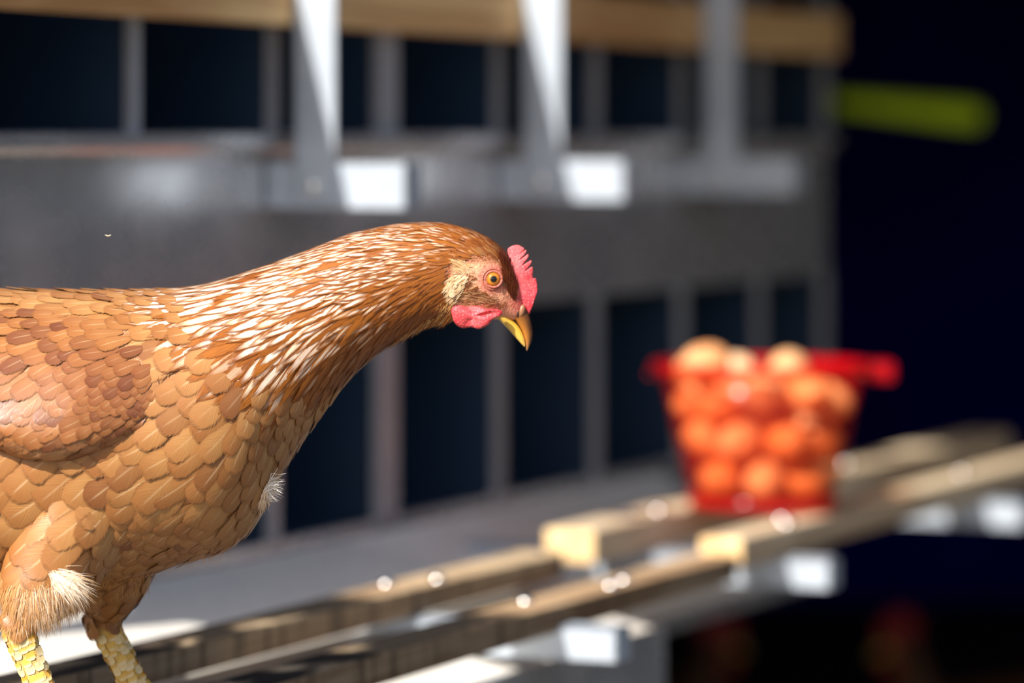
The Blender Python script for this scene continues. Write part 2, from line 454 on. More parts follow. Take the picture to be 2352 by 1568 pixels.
def lerp_list(secs, per):
    """Catmull-Rom resampling of tuples"""
    out = []
    n = len(secs)
    for i in range(n - 1):
        p0, p1, p2, p3 = secs[max(i - 1, 0)], secs[i], secs[i + 1], secs[min(i + 2, n - 1)]
        for k in range(per):
            t = k / per
            out.append(tuple(0.5 * ((2 * b) + (-a + c) * t + (2 * a - 5 * b + 4 * c - d) * t * t + (-a + 3 * b - 3 * c + d) * t ** 3) for a, b, c, d in zip(p0, p1, p2, p3)))
    out.append(secs[-1])
    return out
def loft(secs, Y, seg=28, per=4, ex=2.0, peak=0.0):
    """sections (Tx,Ty,Bx,By,halfwidth) in px at depth Y -> closed tube"""
    rs = lerp_list(secs, per)
    V, F = [], []
    for tx, ty, bx, by, hw in rs:
        T, B = P(tx, ty, Y), P(bx, by, Y)
        c = (T + B) / 2; r = (T - B) / 2; w = hw / SC
        for k in range(seg):
            a = 2 * math.pi * k / seg
            cs, sn = math.cos(a), math.sin(a)
            cs = math.copysign(abs(cs) ** (2 / ex), cs); sn = math.copysign(abs(sn) ** (2 / ex), sn)
            V.append(c + r * (cs + peak * (1 - cs * cs)) + Vector((0, sn * w, 0)))
    m = len(rs)
    for i in range(m - 1):
        for k in range(seg):
            F.append((i * seg + k, i * seg + (k + 1) % seg, (i + 1) * seg + (k + 1) % seg, (i + 1) * seg + k))
    for e, rg in ((0, range(seg)), (m - 1, range(seg))):
        ci = len(V); V.append(sum((V[e * seg + k] for k in rg), Vector()) / seg)
        for k in rg:
            a, b = e * seg + k, e * seg + (k + 1) % seg
            F.append((ci, b, a) if e == 0 else (ci, a, b))
    return V, F

trunk = [(-440, 560, -425, 620, 25), (-390, 600, -370, 800, 95), (-310, 650, -320, 1040, 180), (-190, 668, -240, 1260, 245), (-50, 668, -80, 1360, 285), (100, 670, 120, 1362, 300),
         (230, 670, 290, 1325, 300), (330, 671, 430, 1285, 290), (420, 666, 538, 1245, 275), (480, 656, 612, 1155, 250),
         (530, 643, 643, 1085, 225), (585, 624, 678, 1028, 198), (640, 605, 716, 975, 172), (700, 583, 768, 905, 150),
         (760, 559, 822, 845, 130), (820, 538, 876, 802, 113), (880, 524, 930, 772, 100), (940, 516, 982, 745, 90),
         (1000, 514, 1026, 736, 80), (1050, 521, 1068, 735, 72), (1095, 535, 1104, 734, 66), (1135, 556, 1130, 734, 58),
         (1163, 588, 1148, 734, 47), (1186, 640, 1162, 734, 36), (1203, 690, 1178, 736, 25), (1210, 712, 1192, 736, 16)]
V0, F0 = loft(trunk, YH, 36, 4, 2.05)
# eye socket brow is left to the skin; legs
FN, FF = bank(-0.870, 0.322, NEARF), bank(-0.768, 0.324, NEARF)
YN, YF = FN.y, FF.y
def add(vf):
    global V0, F0
    o = len(V0); V0 = V0 + vf[0]; F0 = F0 + [tuple(i + o for i in q_) for q_ in vf[1]]
px2 = lambda r, Y: r * Y / FPX
def leg(Y, hock, foot, knee, thigh_r):
    hk = P(hock[0], hock[1], Y)
    kn = P(knee[0], knee[1], (Y * 2 + YH) / 3 + 0.0)
    top = P(knee[0] - 60, knee[1] - 170, (Y + YH) / 2)
    lo = hk + (kn - hk) * 0.08
    add(tube([top, kn, kn.lerp(hk, 0.4), kn.lerp(hk, 0.75), lo], [px2(thigh_r, Y), px2(thigh_r, Y), px2(thigh_r * 0.78, Y), px2(thigh_r * 0.55, Y), px2(40, Y)], 18))
    ft = foot + Vector((-0.004, 0, 0.010))
    ds = (ft - hk)
    add(tube([hk - ds * 0.06 + Vector((0.002, 0, 0.0)), hk, hk + ds * 0.12, hk + ds * 0.5, hk + ds * 0.85, ft],
             [px2(22, Y), px2(38, Y), px2(37, Y), px2(33, Y), px2(34, Y), px2(37, Y)], 14,
             [px2(20, Y), px2(30, Y), px2(28, Y), px2(24, Y), px2(26, Y), px2(34, Y)]))
    # toes grip the slat
    for ang, ln, back in ((-62, 0.034, 0), (-22, 0.036, 0), (16, 0.034, 0), (180, 0.028, 1)):
        a = math.radians(ang)
        d = DN * math.cos(a) + DU * math.sin(a)
        reach = (0.026 if not back else 0.024) / max(0.45, abs(math.cos(a)))
        p0 = foot + Vector((-0.002, 0, 0.009))
        p1 = foot + d * reach * 0.5 + Vector((0, 0, 0.010))
        p2 = foot + d * reach * 0.95 + Vector((0, 0, 0.004))
        p3 = foot + d * (reach + 0.004) + Vector((0, 0, -0.008))
        p4 = foot + d * (reach + 0.003) + Vector((0, 0, -0.020))
        add(tube([p0, p1, p2, p3, p4], [0.0068, 0.0058, 0.005, 0.0042, 0.0014], 10))
leg(YN, (33, 1428), FN, (165, 1235), 135)
leg(YF, (232, 1418), FF, (275, 1270), 105)
tmp = mesh_obj('tmp', V0, F0, None)
rm = tmp.modifiers.new('r', 'REMESH'); rm.mode = 'VOXEL'; rm.voxel_size = 0.0021; rm.use_smooth_shade = True
sm = tmp.modifiers.new('s', 'SMOOTH'); sm.factor = 0.5; sm.iterations = 6
dg = bpy.context.evaluated_depsgraph_get()
body_me = bpy.data.meshes.new_from_object(tmp.evaluated_get(dg))
bpy.data.objects.remove(tmp)
body_me.name = 'body'
BV = [v.co.copy() for v in body_me.vertices]
BN_ = [v.normal.copy() for v in body_me.vertices]
bvh = BVHTree.FromPolygons(BV, [tuple(p.vertices) for p in body_me.polygons])

# ---- colour of skin and down
def inpoly(x, y, poly):
    c = False; j = len(poly) - 1
    for i in range(len(poly)):
        xi, yi = poly[i]; xj, yj = poly[j]
        if (yi > y) != (yj > y) and x < (xj - xi) * (y - yi) / (yj - yi) + xi: c = not c
        j = i
    return c
def pdist(x, y, poly):
    best = 1e9
    for i in range(len(poly)):
        ax, ay = poly[i - 1]; bx, by = poly[i]
        dx, dy = bx - ax, by - ay
        t = max(0, min(1, ((x - ax) * dx + (y - ay) * dy) / (dx * dx + dy * dy + 1e-9)))
        best = min(best, math.hypot(x - ax - dx * t, y - ay - dy * t))
    return best
FACE = [(1048, 612), (1075, 606), (1108, 604), (1140, 606), (1160, 620), (1176, 650), (1186, 668), (1196, 655), (1222, 690), (1225, 745), (1150, 745), (1120, 726), (1085, 706), (1048, 700), (1034, 672), (1036, 640)]
def mixc(a, b, t): return tuple(x + (y - x) * t for x, y in zip(a, b))
def clamp(x, a=0.0, b=1.0): return max(a, min(b, x))
DOWN = sl(176, 112, 52); SKIN_C = sl(228, 168, 128); SKIN_R = sl(186, 40, 50); SKIN_P = sl(204, 84, 80); YEL = sl(226, 186, 92)
def body_col(co):
    x, y = pix(co)
    if y > 1408 and x < 600:
        hn = 1428 if co.y < YH else 1428
        t = clamp((y - (1432 if co.y < YH else 1436)) / 16)
        return mixc(sl(170, 108, 52), YEL, t)
    if x > 1020:
        inside = inpoly(x, y, FACE); d = pdist(x, y, FACE)
        w = clamp(0.5 + (d if inside else -d) / 10)
        c = SKIN_C
        de = math.hypot((x - 1133) / 1.0, (y - 641))
        c = mixc(c, SKIN_P, clamp(1 - abs(de - 27) / 18) * 0.8)
        c = mixc(c, SKIN_R, clamp(1.25 - math.hypot((x - 1200) / 46, (y - 690) / 56)))
        c = mixc(c, SKIN_R, clamp(1 - math.hypot((x - 1140) / 40, (y - 706) / 22)) * 0.6)
        c = mixc(c, SKIN_R, clamp(1.1 - math.hypot((x - 1166) / 34, (y - 630) / 34)) * 0.75)
        return mixc(sl(140, 74, 30), c, w)
    return DOWN
ca = body_me.color_attributes.new('tint', 'FLOAT_COLOR', 'POINT')
flat = []
for co in BV: flat.extend((*body_col(co), 1.0))
ca.data.foreach_set('color', flat)
m = mat('hen_skin', DOWN, 0.5, 0, 0.4); q = NB(m)
tint = q.attr('tint')
nz = q.noise(q.obj_co(), 900, 3); vz = q.n('TexVoronoi', feature='DISTANCE_TO_EDGE'); vz.inputs['Scale'].default_value = 430
q.l(q.obj_co(), vz.inputs['Vector'])
q.color(q.mix(q.ss(nz, 0.35, 0.7, 0, 0.35), tint, (0.75, 0.45, 0.30)))
q.bump(q.math('ADD', nz, q.math('MULTIPLY', q.ss(vz.outputs[0], 0, 0.12), 0.8)), 0.5, 0.0006)
q.put(q.b.inputs['Subsurface Weight'], 0.0)
M['skin'] = m
for v in body_me.vertices: v.co -= HL
body_me.materials.clear(); body_me.materials.append(M['skin'])
body_me.polygons.foreach_set('use_smooth', [True] * len(body_me.polygons))
body = bpy.data.objects.new('body', body_me); C.objects.link(body); body.parent = hen

# ---- feather material
def feather_mat(name, hackle):
    m = mat(name, (0.5, 0.3, 0.1), 0.42, 0, 0.5); q = NB(m)
    uv = q.n('UVMap', uv_map='UVMap').outputs[0]
    s_ = q.n('SeparateXYZ'); q.l(uv, s_.inputs[0])
    t = s_.outputs[0]
    v = q.math('ABSOLUTE', q.math('SUBTRACT', q.math('MULTIPLY', s_.outputs[1], 2.0), 1.0))
    tint = q.attr('tint'); wht = q.attr('white', 'Fac'); rnd = q.attr('rnd', 'Fac')
    cb = q.n('CombineXYZ')
    q.put(cb.inputs[0], q.math('MULTIPLY', q.math('SUBTRACT', t, q.math('MULTIPLY', v, 0.42)), 5.0 if hackle else 26.0))
    q.put(cb.inputs[1], q.math('MULTIPLY', s_.outputs[1], 9.0 if hackle else 1.2))
    q.put(cb.inputs[2], q.math('MULTIPLY', rnd, 90.0))
    barb = q.noise(cb.outputs[0], 1.0, 3, 0.6)
    c = q.mix(q.ss(barb, 0.3, 0.75, 0, 0.55 if hackle else 0.22), tint, q.mix(1.0, tint, (0.42, 0.30, 0.22), 'MULTIPLY'))
    if hackle:
        wv = q.math('ADD', v, q.math('MULTIPLY', q.math('SUBTRACT', barb, 0.5), 0.9))
        short = q.math('GREATER_THAN', wht, 1.5)
        wa = q.math('SUBTRACT', wht, q.math('MULTIPLY', short, 2.0))
        core = q.ss(q.math('ADD', wv, q.math('MULTIPLY', short, 0.12)), 0.26, 0.70, 1, 0)
        ts = q.math('SUBTRACT', t, q.math('MULTIPLY', short, 0.18))
        lng = q.math('MULTIPLY', q.ss(ts, 0.12, 0.50), q.ss(t, 0.72, 1.0, 1, 0))
        wm = q.math('MULTIPLY', q.math('MULTIPLY', core, lng), wa)
        c = q.mix(wm, c, q.mix(rnd, (0.88, 0.80, 0.70), (0.82, 0.62, 0.42)))
        edge = q.ss(v, 0.6, 1.0, 0, 0.45)
        c = q.mix(edge, c, q.mix(1.0, tint, (0.52, 0.36, 0.25), 'MULTIPLY'))
    else:
        # pigment: richer band before the tip, pale shaft; dark hem paints overlap shade
        band = q.math('MULTIPLY', q.math('MAXIMUM', q.ss(t, 0.55, 0.93), q.ss(v, 0.55, 0.95, 0, 0.8)), 0.50)
        c = q.mix(band, c, q.mix(1.0, tint, (0.72, 0.52, 0.40), 'MULTIPLY'))
        rim = q.math('MAXIMUM', q.ss(v, 0.86, 0.97), q.ss(t, 0.955, 0.985))
        c = q.mix(q.math('MULTIPLY', rim, 0.45), c, (0.26, 0.125, 0.05))
        shaft = q.math('MULTIPLY', q.ss(v, 0.02, 0.10, 1, 0), q.ss(t, 0.70, 0.95, 0.28, 0))
        c = q.mix(q.math('MULTIPLY', shaft, q.math('ADD', wht, 0.25, clamp=True)), c, (0.80, 0.60, 0.36))
    q.color(c)
    if hackle: hem = q.math('MULTIPLY', q.math('MAXIMUM', q.ss(v, 0.45, 1.0), q.ss(t, 0.80, 1.0)), q.ss(barb, 0.40, 0.58))
    else: hem = q.math('MULTIPLY', q.math('MAXIMUM', q.ss(v, 0.80, 1.0), q.ss(t, 0.90, 1.0)), q.ss(barb, 0.34, 0.60))
    q.put(q.b.inputs['Alpha'], q.math('SUBTRACT', 1.0, hem))
    q.bump(barb, 0.22 if not hackle else 0.35, 0.0006)
    q.put(q.b.inputs['Roughness'], q.ss(barb, 0.3, 0.7, 0.24 if hackle else 0.30, 0.40 if hackle else 0.46))
    return m
M['feather'] = feather_mat('contour_feather', False)
M['hackle'] = feather_mat('neck_hackle', True)

PROF_C = [(0, .30), (.14, .55), (.32, .80), (.52, .97), (.70, 1.0), (.83, .90), (.92, .70), (.975, .42), (1.0, .12)]
PROF_H = [(0, .35), (.22, .75), (.45, 1.0), (.66, .92), (.82, .66), (.93, .34), (1.0, .05)]
class Batch:
    def __init__(s): s.v, s.f, s.uv, s.c, s.w, s.r = [], [], [], [], [], []
    def build(s, name, m, parent, kind=None, off=None):
        me = bpy.data.meshes.new(name)
        o_ = HL if off is None else off
        me.from_pydata([tuple(p - o_) for p in s.v], [], s.f)
        me.polygons.foreach_set('use_smooth', [True] * len(s.f))
        a = me.color_attributes.new('tint', 'FLOAT_COLOR', 'POINT'); a.data.foreach_set('color', [x for c in s.c for x in (*c, 1.0)])
        a = me.attributes.new('white', 'FLOAT', 'POINT'); a.data.foreach_set('value', s.w)
        a = me.attributes.new('rnd', 'FLOAT', 'POINT'); a.data.foreach_set('value', s.r)
        u = me.uv_layers.new(name='UVMap')
        li = [0] * len(me.loops); me.loops.foreach_get('vertex_index', li)
        u.data.foreach_set('uv', [x for i in li for x in s.uv[i]])
        me.materials.append(m); me.update()
        o = bpy.data.objects.new(name, me); C.objects.link(o); o.parent = parent
        if kind: o['kind'] = kind
        return o
def feather(B, tree, p, n, d, L, W, prof, nv, lift, col, wht, base=0.0006, camber=0.0012, bend=0.0):
    """one feather lying on the surface 'tree', root at p, pointing along d"""
    o = len(B.v); rn = rh.random(); nt = len(prof)
    # walk along the surface
    cur, cd, cn = p.copy(), d.copy(), n.copy()
    spine = []
    tp = 0.0
    for t, w in prof:
        step = (t - tp) * L; tp = t
        nxt = cur + cd * step
        h = tree.find_nearest(nxt)
        if h[0] is not None:
            q_, nn = h[0], h[1]
            if nn.dot(cn) < 0: nn = -nn
            cn = (cn * 0.5 + nn * 0.5).normalized(); cur = q_
        else: cur = nxt
        cd = (cd - cn * cd.dot(cn)).normalized()
        side = cn.cross(cd)
        cd = (cd + side * bend * step / max(L, 1e-6)).normalized()
        spine.append((cur.copy(), cn.copy(), cn.cross(cd).normalized(), t, w))
    for c_, nn, sd, t, w in spine:
        for k in range(nv):
            v = -1 + 2 * k / (nv - 1)
            jag = 1 + (rh.uniform(-0.07, 0.07) if abs(v) > .9 else 0)
            back = -0.10 * L * abs(v) ** 2 * (1 if t > .6 else 0) * 0.5
            B.v.append(c_ + sd * (v * w * W * 0.5 * jag) + nn * (base + lift * t ** 1.15 - camber * (v * w) ** 2 * (W / 0.016)))
            B.uv.append((t, 0.5 + 0.5 * v)); B.c.append(col); B.w.append(wht); B.r.append(rn)
    for i in range(nt - 1):
        for k in range(nv - 1):
            a = o + i * nv + k
            B.f.append((a, a + 1, a + nv + 1, a + nv))

# ---- control field: px, py, flow x, flow y, length, width, spacing (px)
CTRL = [
 # back and rump
 (-200, 700, -1, 0.05, 126, 59.5, 43.7), (0, 700, -1, 0.08, 110, 55.7, 38.6), (150, 690, -1, 0.1, 100, 49.9, 33.6), (300, 690, -0.98, 0.2, 100, 49.9, 33.6), (400, 700, -0.95, 0.35, 100, 48, 31.9),
 # breast side
 (430, 830, -0.8, 0.55, 110, 61.4, 38.6), (520, 900, -0.75, 0.65, 116, 65.3, 40.3), (620, 930, -0.5, 0.87, 100, 49.9, 31.9), (700, 960, -0.42, 0.9, 89, 42.2, 27.7), (720, 930, -0.45, 0.88, 84, 38.4, 25.2),
 (450, 1000, -0.85, 0.52, 124, 69.1, 42), (560, 1030, -0.66, 0.75, 118, 63.4, 38.6), (650, 1050, -0.3, 0.95, 110, 48, 31.9), (600, 1150, -0.45, 0.9, 126, 53.8, 35.3),
 (420, 1100, -0.8, 0.6, 124, 73, 43.7), (330, 1080, -0.8, 0.6, 121, 69.1, 42), (520, 1170, -0.65, 0.75, 110, 61.4, 37), (540, 1240, -0.93, 0.36, 100, 42.2, 26.9),
 (460, 1270, -0.95, 0.25, 89, 42.2, 26.9), (350, 1190, -0.65, 0.76, 84, 48, 30.2), (300, 1240, -0.7, 0.7, 84, 48, 29.4), (250, 1130, -0.75, 0.65, 121, 74.9, 43.7),
 (120, 1120, -0.8, 0.6, 131, 80.6, 47), (180, 1220, -0.75, 0.66, 121, 78.7, 45.4), (60, 1240, -0.8, 0.6, 126, 80.6, 45.4), (300, 1310, -0.75, 0.6, 89, 49.9, 30.2), (160, 1330, -0.6, 0.8, 94, 48, 30.2), (40, 1350, -0.5, 0.85, 94, 44.2, 28.6),
 (-150, 1150, -0.9, 0.4, 131, 80.6, 48.7), (-200, 900, -1, 0.2, 131, 76.8, 48.7),
]
HACK = [
 # neck: long narrow hackles from head to shoulders
 (1150, 570, -0.75, -0.66, 29, 4.9, 4.2), (1165, 640, -0.4, -0.92, 25, 4, 3.9), (1100, 550, -0.92, -0.38, 38, 6.5, 4.9), (1040, 530, -0.99, -0.12, 58, 8.1, 6.3), (960, 530, -1, 0.08, 74, 10.6, 7.7), (880, 550, -0.97, 0.25, 94, 13.8, 9.2), (800, 580, -0.93, 0.36, 123, 17, 11.3),
 (700, 610, -0.92, 0.39, 168, 24.8, 13.4), (600, 650, -0.94, 0.34, 193, 28.8, 15.5), (500, 680, -0.97, 0.22, 206, 31.7, 16.9),
 (1030, 590, -0.98, 0.2, 54, 8.1, 6.3), (960, 610, -0.98, 0.2, 78, 11.4, 8.4), (860, 640, -0.95, 0.3, 108, 16.3, 10.6), (760, 680, -0.92, 0.4, 154, 20.3, 12.7), (660, 720, -0.86, 0.5, 186, 30.7, 15.5), (560, 740, -0.84, 0.54, 206, 35.6, 17.6),
 (1010, 650, -0.8, 0.6, 54, 7.3, 6), (940, 680, -0.85, 0.52, 81, 11.4, 8.4), (860, 720, -0.83, 0.56, 112, 16.3, 10.6), (770, 760, -0.78, 0.62, 154, 21.9, 13.4), (680, 800, -0.72, 0.7, 174, 32.7, 16.2), (600, 820, -0.74, 0.67, 181, 37.7, 18.3),
 (1010, 710, -0.5, 0.87, 52, 6.5, 5.6), (960, 730, -0.58, 0.81, 65, 8.9, 7), (900, 770, -0.62, 0.78, 90, 13, 9.2), (830, 820, -0.62, 0.78, 106, 17, 11.3), (760, 870, -0.58, 0.81, 129, 21.1, 13.4), (690, 880, -0.6, 0.8, 141, 31.7, 16.2), (1040, 735, -0.8, 0.6, 38, 5.7, 4.9),
]
def idw(tab, x, y):
    sw = 0; acc = [0.0] * 5
    for r in tab:
        d2 = (x - r[0]) ** 2 + (y - r[1]) ** 2 + 60
        w = 1 / (d2 * d2)
        sw += w
        for i in range(5): acc[i] += w * r[2 + i]
    return [a / sw for a in acc]
NECK = [(440, 620), (505, 740), (560, 800), (640, 850), (700, 872), (770, 872), (850, 835), (935, 792), (1000, 765), (1052, 765), (1052, 700), (1036, 690), (1026, 650), (1036, 606), (1070, 596), (1120, 592), (1158, 606), (1172, 640), (1190, 680), (1200, 640), (1185, 560), (1100, 480), (900, 470), (600, 560)]
WHITE = [(420, 690, 1.0), (480, 730, 1.0), (560, 760, 1.0), (620, 690, 1.0), (600, 640, .9), (700, 650, 1.0), (800, 600, .95), (900, 560, .8), (980, 545, .7), (1060, 545, .35), (700, 740, 1.0), (800, 680, 1.0), (880, 640, .85),
         (960, 600, .6), (1000, 620, .25), (600, 830, .8), (680, 820, .8), (760, 790, .6), (840, 740, .6), (900, 690, .45), (760, 860, .15), (850, 810, .05), (920, 750, .1), (980, 690, .12), (1020, 660, 0), (690, 890, .25), (1000, 730, .05), (1120, 560, .1), (520, 830, .55)]
def white_at(x, y):
    sw = 0; a = 0
    for px, py, w in WHITE:
        k = 1 / (((x - px) ** 2 + (y - py) ** 2 + 100) ** 2); sw += k; a += k * w
    return a / sw
H_OR = sl(172, 102, 30); H_BR = sl(146, 80, 20); H_DK = sl(96, 40, 12); H_TAN = sl(168, 104, 48)
F_TAN = sl(172, 122, 70); F_MID = sl(158, 106, 58); F_DK = sl(130, 80, 46); F_LT = sl(186, 140, 86); F_GR = sl(142, 104, 74)
def contour_col(x, y):
    c = F_TAN
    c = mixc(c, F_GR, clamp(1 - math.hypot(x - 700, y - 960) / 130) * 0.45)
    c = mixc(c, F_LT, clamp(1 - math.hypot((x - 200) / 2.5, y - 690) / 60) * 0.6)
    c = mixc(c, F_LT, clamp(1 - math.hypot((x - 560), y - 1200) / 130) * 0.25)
    r = rh.random()
    if r < 0.10: c = mixc(c, F_DK, rh.uniform(.4, .9))
    elif r < 0.5: c = mixc(c, F_MID, rh.uniform(.2, .9))
    else: c = mixc(c, F_LT, rh.uniform(0, .35))
    return c
def hackle_col(x, y):
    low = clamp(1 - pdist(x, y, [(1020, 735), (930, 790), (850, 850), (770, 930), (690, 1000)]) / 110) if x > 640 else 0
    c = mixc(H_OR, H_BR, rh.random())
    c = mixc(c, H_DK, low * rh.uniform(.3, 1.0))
    if x < 680: c = mixc(c, H_TAN, clamp((680 - x) / 150) * 0.6)
    if x > 1060: c = mixc(c, sl(120, 62, 26), clamp((x - 1060) / 70) * rh.uniform(.3, .9))
    if x > 1085 and rh.random() < .3: c = mixc(c, F_LT, .4)
    return c

# ---- sample points over the body
tri = []
for p in body_me.polygons:
    vs_ = p.vertices
    a, b, c = BV[vs_[0]], BV[vs_[1]], BV[vs_[2]]
    ar = (b - a).cross(c - a).length * (1.0 if len(vs_) == 4 else 0.5)
    tri.append((ar, p.index))
import itertools, bisect
cum = list(itertools.accumulate(t_[0] for t_ in tri))
def surf_point():
    k = bisect.bisect(cum, rh.random() * cum[-1]); k = min(k, len(tri) - 1)
    vs_ = body_me.polygons[tri[k][1]].vertices
    w = [rh.random() + 1e-3 for _ in vs_]; s_ = sum(w)
    p = sum((BV[i] * (x / s_) for i, x in zip(vs_, w)), Vector())
    n = sum((BN_[i] * (x / s_) for i, x in zip(vs_, w)), Vector()).normalized()
    return p, n
class Grid:
    def __init__(s, cell): s.c = cell; s.g = {}
    def ok(s, p, r):
        k = tuple(int(math.floor(x / s.c)) for x in p)
        m_ = int(math.ceil(r / s.c))
        for i in range(-m_, m_ + 1):
            for j in range(-m_, m_ + 1):
                for l in range(-m_, m_ + 1):
                    for q_, rq in s.g.get((k[0] + i, k[1] + j, k[2] + l), ()):
                        if (q_ - p).length < min(r, (r + rq) * .5): return False
        s.g.setdefault(k, []).append((p, r))
        return True
WING = [(-240, 760), (-150, 730), (-50, 716), (60, 712), (160, 716), (250, 730), (320, 765), (356, 815), (368, 870), (360, 925), (335, 968), (292, 1002), (240, 1026), (180, 1045), (120, 1054), (60, 1048), (0, 1026), (-100, 985), (-200, 930), (-250, 850)]
LEGY = 1425
hack_pts, cont_pts = [], []
gh, gc_ = Grid(0.004), Grid(0.008)
for it in range(90000):
    p, n = surf_point()
    x, y = pix(p)
    if y > LEGY - 20 or x < -380: continue
    if inpoly(x, y, FACE) and pdist(x, y, FACE) > 3: continue
    neck = inpoly(x, y, NECK)
    if x > 985 and not neck: continue
    if neck:
        f_ = idw(HACK, x, y); r = f_[4] / SC * 0.9
        if gh.ok(p, r): hack_pts.append((p, n, x, y, f_))
    else:
        if n.y < -0.25 and inpoly(x, y, WING) and pdist(x, y, WING) > 45: continue
        f_ = idw(CTRL, x, y); r = f_[4] / SC
        if gc_.ok(p, r): cont_pts.append((p, n, x, y, f_))

def flow_dir(f_, n):
    d = Vector((f_[0], 0.0, -f_[1]))
    d += Vector((rh.uniform(-.09, .09), rh.uniform(-.05, .05), rh.uniform(-.09, .09)))
    d = d - n * d.dot(n)
    if d.length < 1e-3: d = Vector((-1, 0, -0.3)) - n * n.dot(Vector((-1, 0, -0.3)))
    return d.normalized()
# ---- contour feathers: the largest in view singly, the rest joined
def near(n): return n.y < 0.15
vis = [c_ for c_ in cont_pts if near(c_[1]) and c_[2] > -40]
vis.sort(key=lambda c_: -c_[4][2] * c_[4][3])
single = set(id(c_) for c_ in vis[:180])
rest = Batch()
fe_count = 0
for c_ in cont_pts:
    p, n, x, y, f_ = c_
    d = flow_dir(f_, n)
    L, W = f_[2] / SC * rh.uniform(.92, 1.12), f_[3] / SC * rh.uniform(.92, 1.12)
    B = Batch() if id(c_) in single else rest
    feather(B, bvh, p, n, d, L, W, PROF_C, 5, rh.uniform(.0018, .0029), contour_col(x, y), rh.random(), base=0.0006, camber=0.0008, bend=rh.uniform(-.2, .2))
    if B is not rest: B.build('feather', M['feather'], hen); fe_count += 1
rest.build('body_plumage', M['feather'], hen, 'stuff')
# ---- hackles
hb = Batch()
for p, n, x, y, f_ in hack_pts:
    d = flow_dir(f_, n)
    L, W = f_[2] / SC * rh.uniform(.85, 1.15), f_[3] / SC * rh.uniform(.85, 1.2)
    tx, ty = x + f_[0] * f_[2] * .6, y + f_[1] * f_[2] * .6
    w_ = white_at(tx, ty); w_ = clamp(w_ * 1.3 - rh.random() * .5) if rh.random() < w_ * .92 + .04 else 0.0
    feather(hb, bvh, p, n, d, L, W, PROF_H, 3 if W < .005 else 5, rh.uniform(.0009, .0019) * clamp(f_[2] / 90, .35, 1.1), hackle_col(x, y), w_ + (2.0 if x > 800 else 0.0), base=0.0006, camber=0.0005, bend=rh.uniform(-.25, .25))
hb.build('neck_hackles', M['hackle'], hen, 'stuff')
print('feathers', len(cont_pts), fe_count, 'hackles', len(hack_pts))

# ---- wings
def wing(side):
    cx_, cy_ = 90, 880
    V, F = [], []
    NR, NA = 9, 72
    def raybody(x, y):
        d = P(x, y, 1.0) - Vector((0, 0, HC)); d.normalize()
        o_ = Vector((0, 0, HC))
        if side > 0:
            far = o_ + d * 4; h = bvh.ray_cast(far, -d)
        else: h = bvh.ray_cast(o_, d)
        return h[0], h[1]
    ring_pts = []
    for k in range(NA):
        a = 2 * math.pi * k / NA
        dx, dy = math.cos(a), math.sin(a)
        best = None
        for i in range(len(WING)):
            (x1, y1), (x2, y2) = WING[i - 1], WING[i]
            den = dx * (y2 - y1) - dy * (x2 - x1)
            if abs(den) < 1e-9: continue
            t = ((x1 - cx_) * (y2 - y1) - (y1 - cy_) * (x2 - x1)) / den
            s_ = ((x1 - cx_) * dy - (y1 - cy_) * dx) / den
            if t > 0 and -1e-6 <= s_ <= 1 + 1e-6: best = max(best or 0, t)
        ring_pts.append((dx * best, dy * best))
    sm_ = [tuple(sum(ring_pts[(k + j) % NA][i] * w for j, w in ((-1, .25), (0, .5), (1, .25))) for i in (0, 1)) for k in range(NA)]
    ring_pts = sm_
    rr = [0.02, .2, .4, .58, .74, .86, .94, .985, 1.0, .95]
    for i, r in enumerate(rr):
        for k in range(NA):
            ex, ey = ring_pts[k]
            h, n = raybody(cx_ + ex * r, cy_ + ey * r)
            if h is None: h, n = bvh.find_nearest(P(cx_ + ex * r, cy_ + ey * r, YH + side * .05))[:2]
            lowf = (0.35 + 0.65 * clamp((ey * r + 150) / 260)) * (1 - 0.75 * clamp((ex * r - 90) / 170))
            b_ = 0.017 * (max(0.0, 1 - r ** 5)) ** 0.5 * lowf if i < 9 else -0.004
            if i == 8: b_ = 0.002
            V.append(h + Vector((0, side * b_, 0)))
    for i in range(len(rr) - 1):
        for k in range(NA):
            q_ = (i * NA + k, i * NA + (k + 1) % NA, (i + 1) * NA + (k + 1) % NA, (i + 1) * NA + k)
            F.append(q_ if side > 0 else q_[::-1])
    ci = len(V); V.append(sum(V[:NA], Vector()) / NA)
    for k in range(NA):
        F.append((ci, (k + 1) % NA, k) if side < 0 else (ci, k, (k + 1) % NA))
    w = mesh_obj('wing', V, F, M['skin'], hen, HL)
    a = w.data.color_attributes.new('tint', 'FLOAT_COLOR', 'POINT'); a.data.foreach_set('color', [x for _ in V for x in (*sl(160, 105, 60), 1.0)])
    tr_ = BVHTree.FromPolygons(V, F)
    return w, tr_
